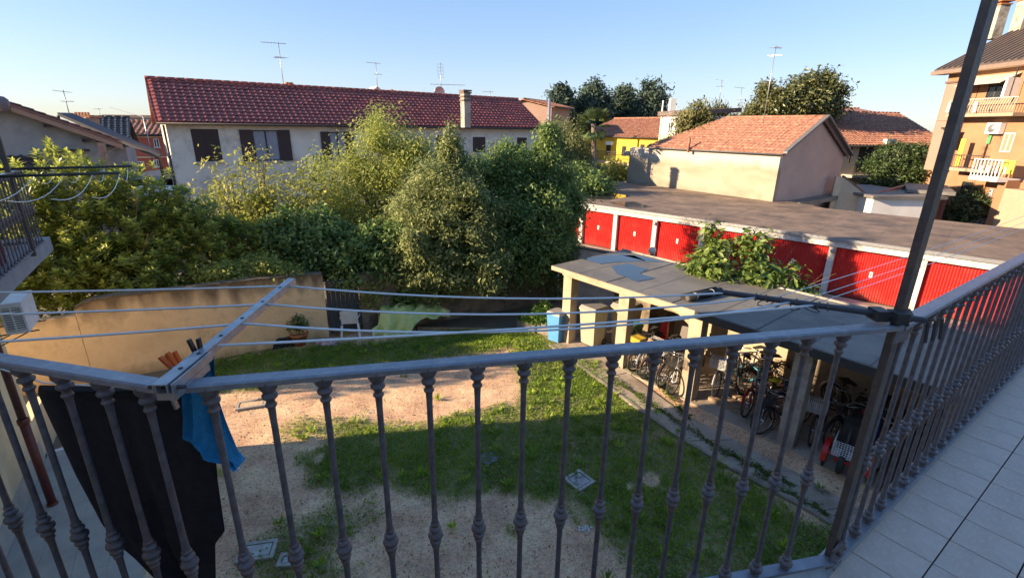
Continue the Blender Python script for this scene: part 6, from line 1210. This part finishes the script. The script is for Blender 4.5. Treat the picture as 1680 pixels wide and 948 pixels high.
def own_floor():
    root = T('balcony_floor', None, None, (1.5, 1, Z0), kind='structure'); uf = Vector((.819, .574, 0)); vf = Vector((.574, -.819, 0))
    def Pf(u, v, z=0): return uf * u + vf * v + Vector((0, 0, Z0 + z))
    P3 = lambda x, y, z: Vector((x, y, Z0 + z))
    o = -vf * .03; S('slab', MB().slab([P3(-1.9, 1.2, -.2), P3(-.80, .93, -.2), P3(1.262, 1.36, -.2), P3(*(J2 + vf * .03).xy, -.2), P3(*(J2 + vf * 2.2).xy, -.2), P3(-2.3, -1.2, -.2)], (0, 0, .17)), M['grout'], root)
    S('slab_edge', MB().slab([P3(-.79, .942, -.19), P3(1.262, 1.39, -.19), P3(1.262, 1.475, -.19), P3(-.80, 1.022, -.19)], (0, 0, .185)), M['marble'], root)
    j2 = Vector((J2.x, J2.y, 0)); j1 = Vector((1.255, 1.45, 0)); e = (j2 - j1).normalized(); nn = Vector((e.y, -e.x, 0)); S('slab_edge', MB().slab([P3(*(j1 - nn * .045).xy, -.19), P3(*(j2 - nn * .045).xy, -.19), P3(*(j2 + nn * .026).xy, -.19), P3(*(j1 + nn * .026).xy, -.19)], (0, 0, .188)), M['marble'], root)
    T0 = .205; me = MB().box((0, 0, 0), (T0 - .005, T0 - .005, .03)).mesh('floor_tile', M['tile']); c = 0; rot = math.atan2(uf.y, uf.x)
    for iu in range(-3, 27):
        for iv in range(0, 14):
            u_, v_ = 1.999 + (iu + .5) * T0, -.472 + (iv + .5) * T0 + .028; ctr = Pf(u_, v_)
            if ctr.y < -.9: continue
            # tiles in the triangle behind the front railing keep the same grid, clear of the railing
            dfront = (ctr.x - J0.x) * (-.2135) + (ctr.y - J0.y) * .977
            if dfront > -.17 and ctr.x < 1.30: continue
            if c >= 296: continue
            c += 1; inst('floor_tile', me, Matrix.Translation(ctr + Vector((0, 0, -.012 + rnd.uniform(0, .0012)))) @ Matrix.Rotation(rot, 4, 'Z'), root)
own_floor()

# clothes-line arms
def arm_left():
    a = b3(-.772, .935, -.572); b = b3(-.812, 1.690, -.560); root = T('clothesline_holder', 'galvanised steel channel arm clamped to the railing corner, reaching out over the yard', 'clothes line arm', a); u = (b - a).normalized(); s = Vector((-u.y, u.x, 0)); z = Vector((0, 0, 1)); w = .0135
    ch = MB(); 
    for q in ([(-w, 0), (w, 0), (w, .003), (-w, .003)], [(-w, -.02), (-w + .003, -.02), (-w + .003, -.0005), (-w, -.0005)], [(w - .003, -.02), (w, -.02), (w, -.0005), (w - .003, -.0005)]):
        ch.add([a + s * x + z * (y + .022) for x, y in q] + [b + s * x + z * (y + .022) for x, y in q], [(3, 2, 1, 0), (4, 5, 6, 7), (0, 1, 5, 4), (1, 2, 6, 5), (2, 3, 7, 6), (3, 0, 4, 7)])
    O('channel', ch, M['galv'], root)
    for t in (.10, .2, .34, .5, .68, .86): p = a.lerp(b, t) + z * .0252; O('bolt_hole', MB().lathe([(.0055, 0), (.0055, .001), (0, .001)], p, 8), M['dark'], root)
    c = a + u * .04; O('clamp', MB().slab([c - s * .021 - z * .02 - u * .03, c + s * .021 - z * .02 - u * .03, c + s * .021 - z * .02 + u * .11, c - s * .021 - z * .02 + u * .11], z * .018), M['galv'], root)
    for k in (-1, 1): O('clamp_jaw', MB().slab([c + s * .018 * k - u * .035 + z * .0, c + s * .022 * k - u * .035, c + s * .022 * k + u * .13, c + s * .018 * k + u * .13], z * .022), M['galv'], root)
    O('clamp_bolt', MB().tube([c - s * .04 + z * .008 - u * .02, c + s * .04 + z * .008 - u * .02], .005, 6), M['dark'], root)
    st = c - z * .02; O('strut', MB().slab([st + s * .012, st + s * .018, st + s * .018 + u * .01 - z * .05, st + s * .012 + u * .01 - z * .05], u * .012), M['galv'], root)
arm_left()
AR0, AR1 = b3(1.275, 1.405, -.55), b3(.775, 1.69, -.565)
def arm_right():
    root = T('clothesline_holder', 'dark iron tube arm clamped to the corner post, wound with cord', 'clothes line arm', AR0); u = (AR1 - AR0).normalized(); O('tube', MB().tube([AR0 - u * .02, AR1], .0105, 12), plain('dark_tube', (.07, .07, .085), .35), root)
    O('end_cap', MB().tube([AR1, AR1 + u * .012], .0115, 12), M['dark'], root)
    for i, t in enumerate((.42, .47, .58, .66, .74, .8)): p = AR0.lerp(AR1, t); O('cord_knot', MB().torus(p, .0125, .0026, n=14, m=5, M=u.to_track_quat('Y', 'Z').to_matrix() @ Matrix.Rotation(rnd.uniform(-.3, .3), 3, 'X')), plain('brown_cord', (.16, .12, .10), .8), root)
    for i in range(4):
        p = AR0.lerp(AR1, .5 + i * .08); pts = [p + Vector((math.sin(k * .9 + i) * .03, math.cos(k * .9) * .02, -.012 - .012 * math.sin(k * .7))) for k in range(8)]; O('loose_cord', MB().tube(pts, .0022, 4), M['postp'], root)
    for k in range(2): q = AR0 + u * (.05 + k * .05) - Vector((0, 0, .02)); O('clamp_strap', MB().slab([q + Vector((-.02, -.02, 0)), q + Vector((.02, -.02, 0)), q + Vector((.02, .03, 0)), q + Vector((-.02, .03, 0))], (0, 0, .035)), M['dark'], root)
    for k in range(3): q = AR0 + Vector((.03 + .035 * k, .015 * k, -.01)); O('strap_end', MB().slab([q, q + Vector((.008, 0, 0)), q + Vector((.018, .0, -.07)), q + Vector((.01, 0, -.07))], (0, .004, 0)), M['dark'], root)
arm_right()
def cord(pts, r=.0022, sag=.0, n=12):
    out = []
    for i in range(len(pts) - 1):
        a, b = pts[i], pts[i + 1]
        for k in range(n + (i == len(pts) - 2)): t = k / n; p = a.lerp(b, t); out.append(p - Vector((0, 0, 4 * sag * t * (1 - t))))
    return MB().tube(out, r, 5)
Lp = [b3(-.808, 1.636, -.548), b3(-.790, 1.449, -.548), b3(-.776, 1.288, -.548), b3(-.762, 1.140, -.548)]
Rp = [AR0.lerp(AR1, t) for t in (.97, .78, .60, .48)]
OR = ('outermost', 'second outermost', 'third outermost', 'innermost')
for i in range(4):
    tag(O('clothes_line', cord([Lp[i], Rp[i]], .0039, (.035, .05, .065, .012)[i]), M['line']), f'{OR[i]} white clothes line strung between the steel arm and the corner post', 'clothes line', 'clothes lines')
    e = (b3(-1.756, 1.554, -.56), b3(-1.561, 1.362, -.565), b3(-1.378, 1.181, -.575), b3(-1.2, 1.03, -.60))[i]; e2 = Lp[i] + (e - Lp[i]) * 2.2; e2.z = e.z + .015
    if i < 3: tag(O('clothes_line', cord([Lp[i], e2], .0039, .012), M['line']), f'{OR[i]} white clothes line running from the steel arm off the left edge', 'clothes line', 'clothes lines')
for i in range(3):
    a = AR0.lerp(AR1, (.72, .58, .5)[i]); b = J1 + (J2 - J1).normalized() * 4.6 + Vector((-.574, .819, 0)) * (.30 - .06 * i) + Vector((0, 0, .03))
    tag(O('clothes_line', cord([a, b], .0016, .03), M['line']), ('thin line leaving the tube arm highest along the right railing', 'thin line leaving the tube arm between two others along the right railing', 'thin line leaving the tube arm closest to the right railing')[i], 'clothes line', 'clothes lines')
# ------------------------------------------------------------------ laundry
def laundry(name, label, outline, plane0, plane1, m, fold, seed, depth=.0, nx=34, ny=60, thick=.004, cat='laundry'):
    """cloth cut to an outline on a vertical plane, with hanging folds"""
    poly = [onp(plane0, plane1, *p) for p in outline]; u = Vector((plane1[0] - plane0[0], plane1[1] - plane0[1], 0)).normalized(); n = Vector((u.y, -u.x, 0)); o = Vector((plane0[0], plane0[1], 0))
    P2 = [((p - o).dot(u), p.z) for p in poly]; z1 = max(p[1] for p in P2); z0 = min(p[1] for p in P2); rg = random.Random(seed); ph = [rg.random() * 6 for _ in range(5)]; vs = []; fs = []
    for j in range(ny + 1):
        z = z1 - (z1 - z0) * min(max(j / ny, .0005), .9995); xs = []
        for i in range(len(P2)):
            (x1, a), (x2, b) = P2[i], P2[(i + 1) % len(P2)]
            if (a > z) != (b > z): xs.append(x1 + (x2 - x1) * (z - a) / (b - a))
        xs.sort(); l, r = xs[0], xs[-1]; t = j / ny
        for i in range(nx + 1):
            s = i / nx; d = fold * (.25 + .75 * t) * (math.sin(s * 11 + ph[0] + t * 1.2) + .5 * math.sin(s * 23 + ph[1] - t * 2) + .3 * math.sin(s * 5 + t * 5 + ph[2])); p = o + u * (l + (r - l) * s) + n * d; vs.append(Vector((p.x, p.y, z)))
    for j in range(ny):
        for i in range(nx): a = j * (nx + 1) + i; fs.append((a, a + 1, a + nx + 2, a + nx + 1))
    k = len(vs); vs += [v - n * thick for v in vs]; fs += [tuple(i + k for i in f)[::-1] for f in fs]
    ob = O(name, MB().add(vs, fs, True), m); return tag(ob, label, cat)
pl0, pl1 = (-.74, 1.125), (-1.75, 1.35)
blk = mat('black_cloth', (.030, .026, .032), (.016, .014, .018), 30, .95, .4, 300)
laundry('black_garment', 'long black garment hanging behind the left railing from the innermost line', [(64, 627), (110, 634), (190, 636), (262, 628), (330, 628), (345, 700), (351, 790), (362, 877), (345, 900), (343, 1000), (300, 1010), (265, 948), (222, 906), (200, 888), (165, 850), (120, 775), (84, 700), (60, 645)], pl0, pl1, blk, .026, 3)
c_ = [onp(pl0, pl1, 20, 611), onp(pl0, pl1, 72, 628), onp(pl0, pl1, 285, 640)]; tag(O('clothes_line', MB().tube([c_[0] + (c_[0] - c_[1]) * 4, c_[0], c_[1], c_[2]], .0024, 5), M['line']), 'short white line carrying the black garment behind the left handrail', 'clothes line', 'clothes lines')
blue = mat('blue_terry', (.06, .50, .95), (.04, .36, .80), 40, .95, 1.0, 260)
laundry('blue_towel', 'bright blue fluffy towel clipped to the line by the steel arm', [(322, 596), (347, 588), (352, 640), (372, 700), (390, 752), (394, 763), (378, 757), (366, 748), (352, 744), (338, 748), (322, 745), (309, 728), (296, 722), (300, 690), (300, 645), (302, 615)], (-.86, 1.11), (-.60, 1.10), blue, .016, 9, thick=.012)
tag(O('towel_label', MB().slab([b3(*v) for v in ((-.660, 1.10, -.935), (-.640, 1.10, -.937), (-.640, 1.10, -.955), (-.655, 1.10, -.955))], (0, .003, 0)), M['white']), 'small white label at the bottom corner of the blue towel', 'label') if False else None
c = onp((-.86, 1.11), (-.60, 1.10), 388, 762); tag(O('towel_tag', MB().slab([c + Vector((-.008, -.014, .006)), c + Vector((.016, -.014, -.002)), c + Vector((.014, -.014, -.012)), c + Vector((-.004, -.014, -.010))], (0, .003, 0)), M['white']), 'small white label at the lowest tip of the blue towel', 'label')
def peg(px, py, tipx, tipy, Y, m, label):
    a, b = at(px, py, Y), at(tipx, tipy, Y); root = T('clothes_peg', label, 'clothes peg', a); u = (b - a).normalized(); s = u.cross(Vector((0, 1, 0))).normalized(); L = (b - a).length
    for k in (-1, 1):
        q = [a + s * k * .002, a + s * k * .009, a + u * L * .5 + s * k * .012, b + s * k * .016, b + s * k * .009, a + u * L * .5 + s * k * .004]; O('jaw', MB().slab([p + Vector((0, -.005, 0)) for p in q], (0, .011, 0)), m, root)
    O('spring', MB().torus(a + u * L * .38 + Vector((0, -.007, 0)), .0055, .0014, n=12, m=4), M['chrome'], root)
og = plain('orange_peg', (.85, .14, .01), .4)
peg(296, 614, 268, 582, 1.13, og, 'orange clothes peg nearest the left handrail, leaning left'); peg(301, 612, 279, 579, 1.16, og, 'orange clothes peg behind the other orange one'); peg(333, 598, 317, 556, 1.12, plain('black_peg', (.02, .018, .02), .4), 'black clothes peg holding the blue towel')
# own building, casting its shadow on the yard
own_house()
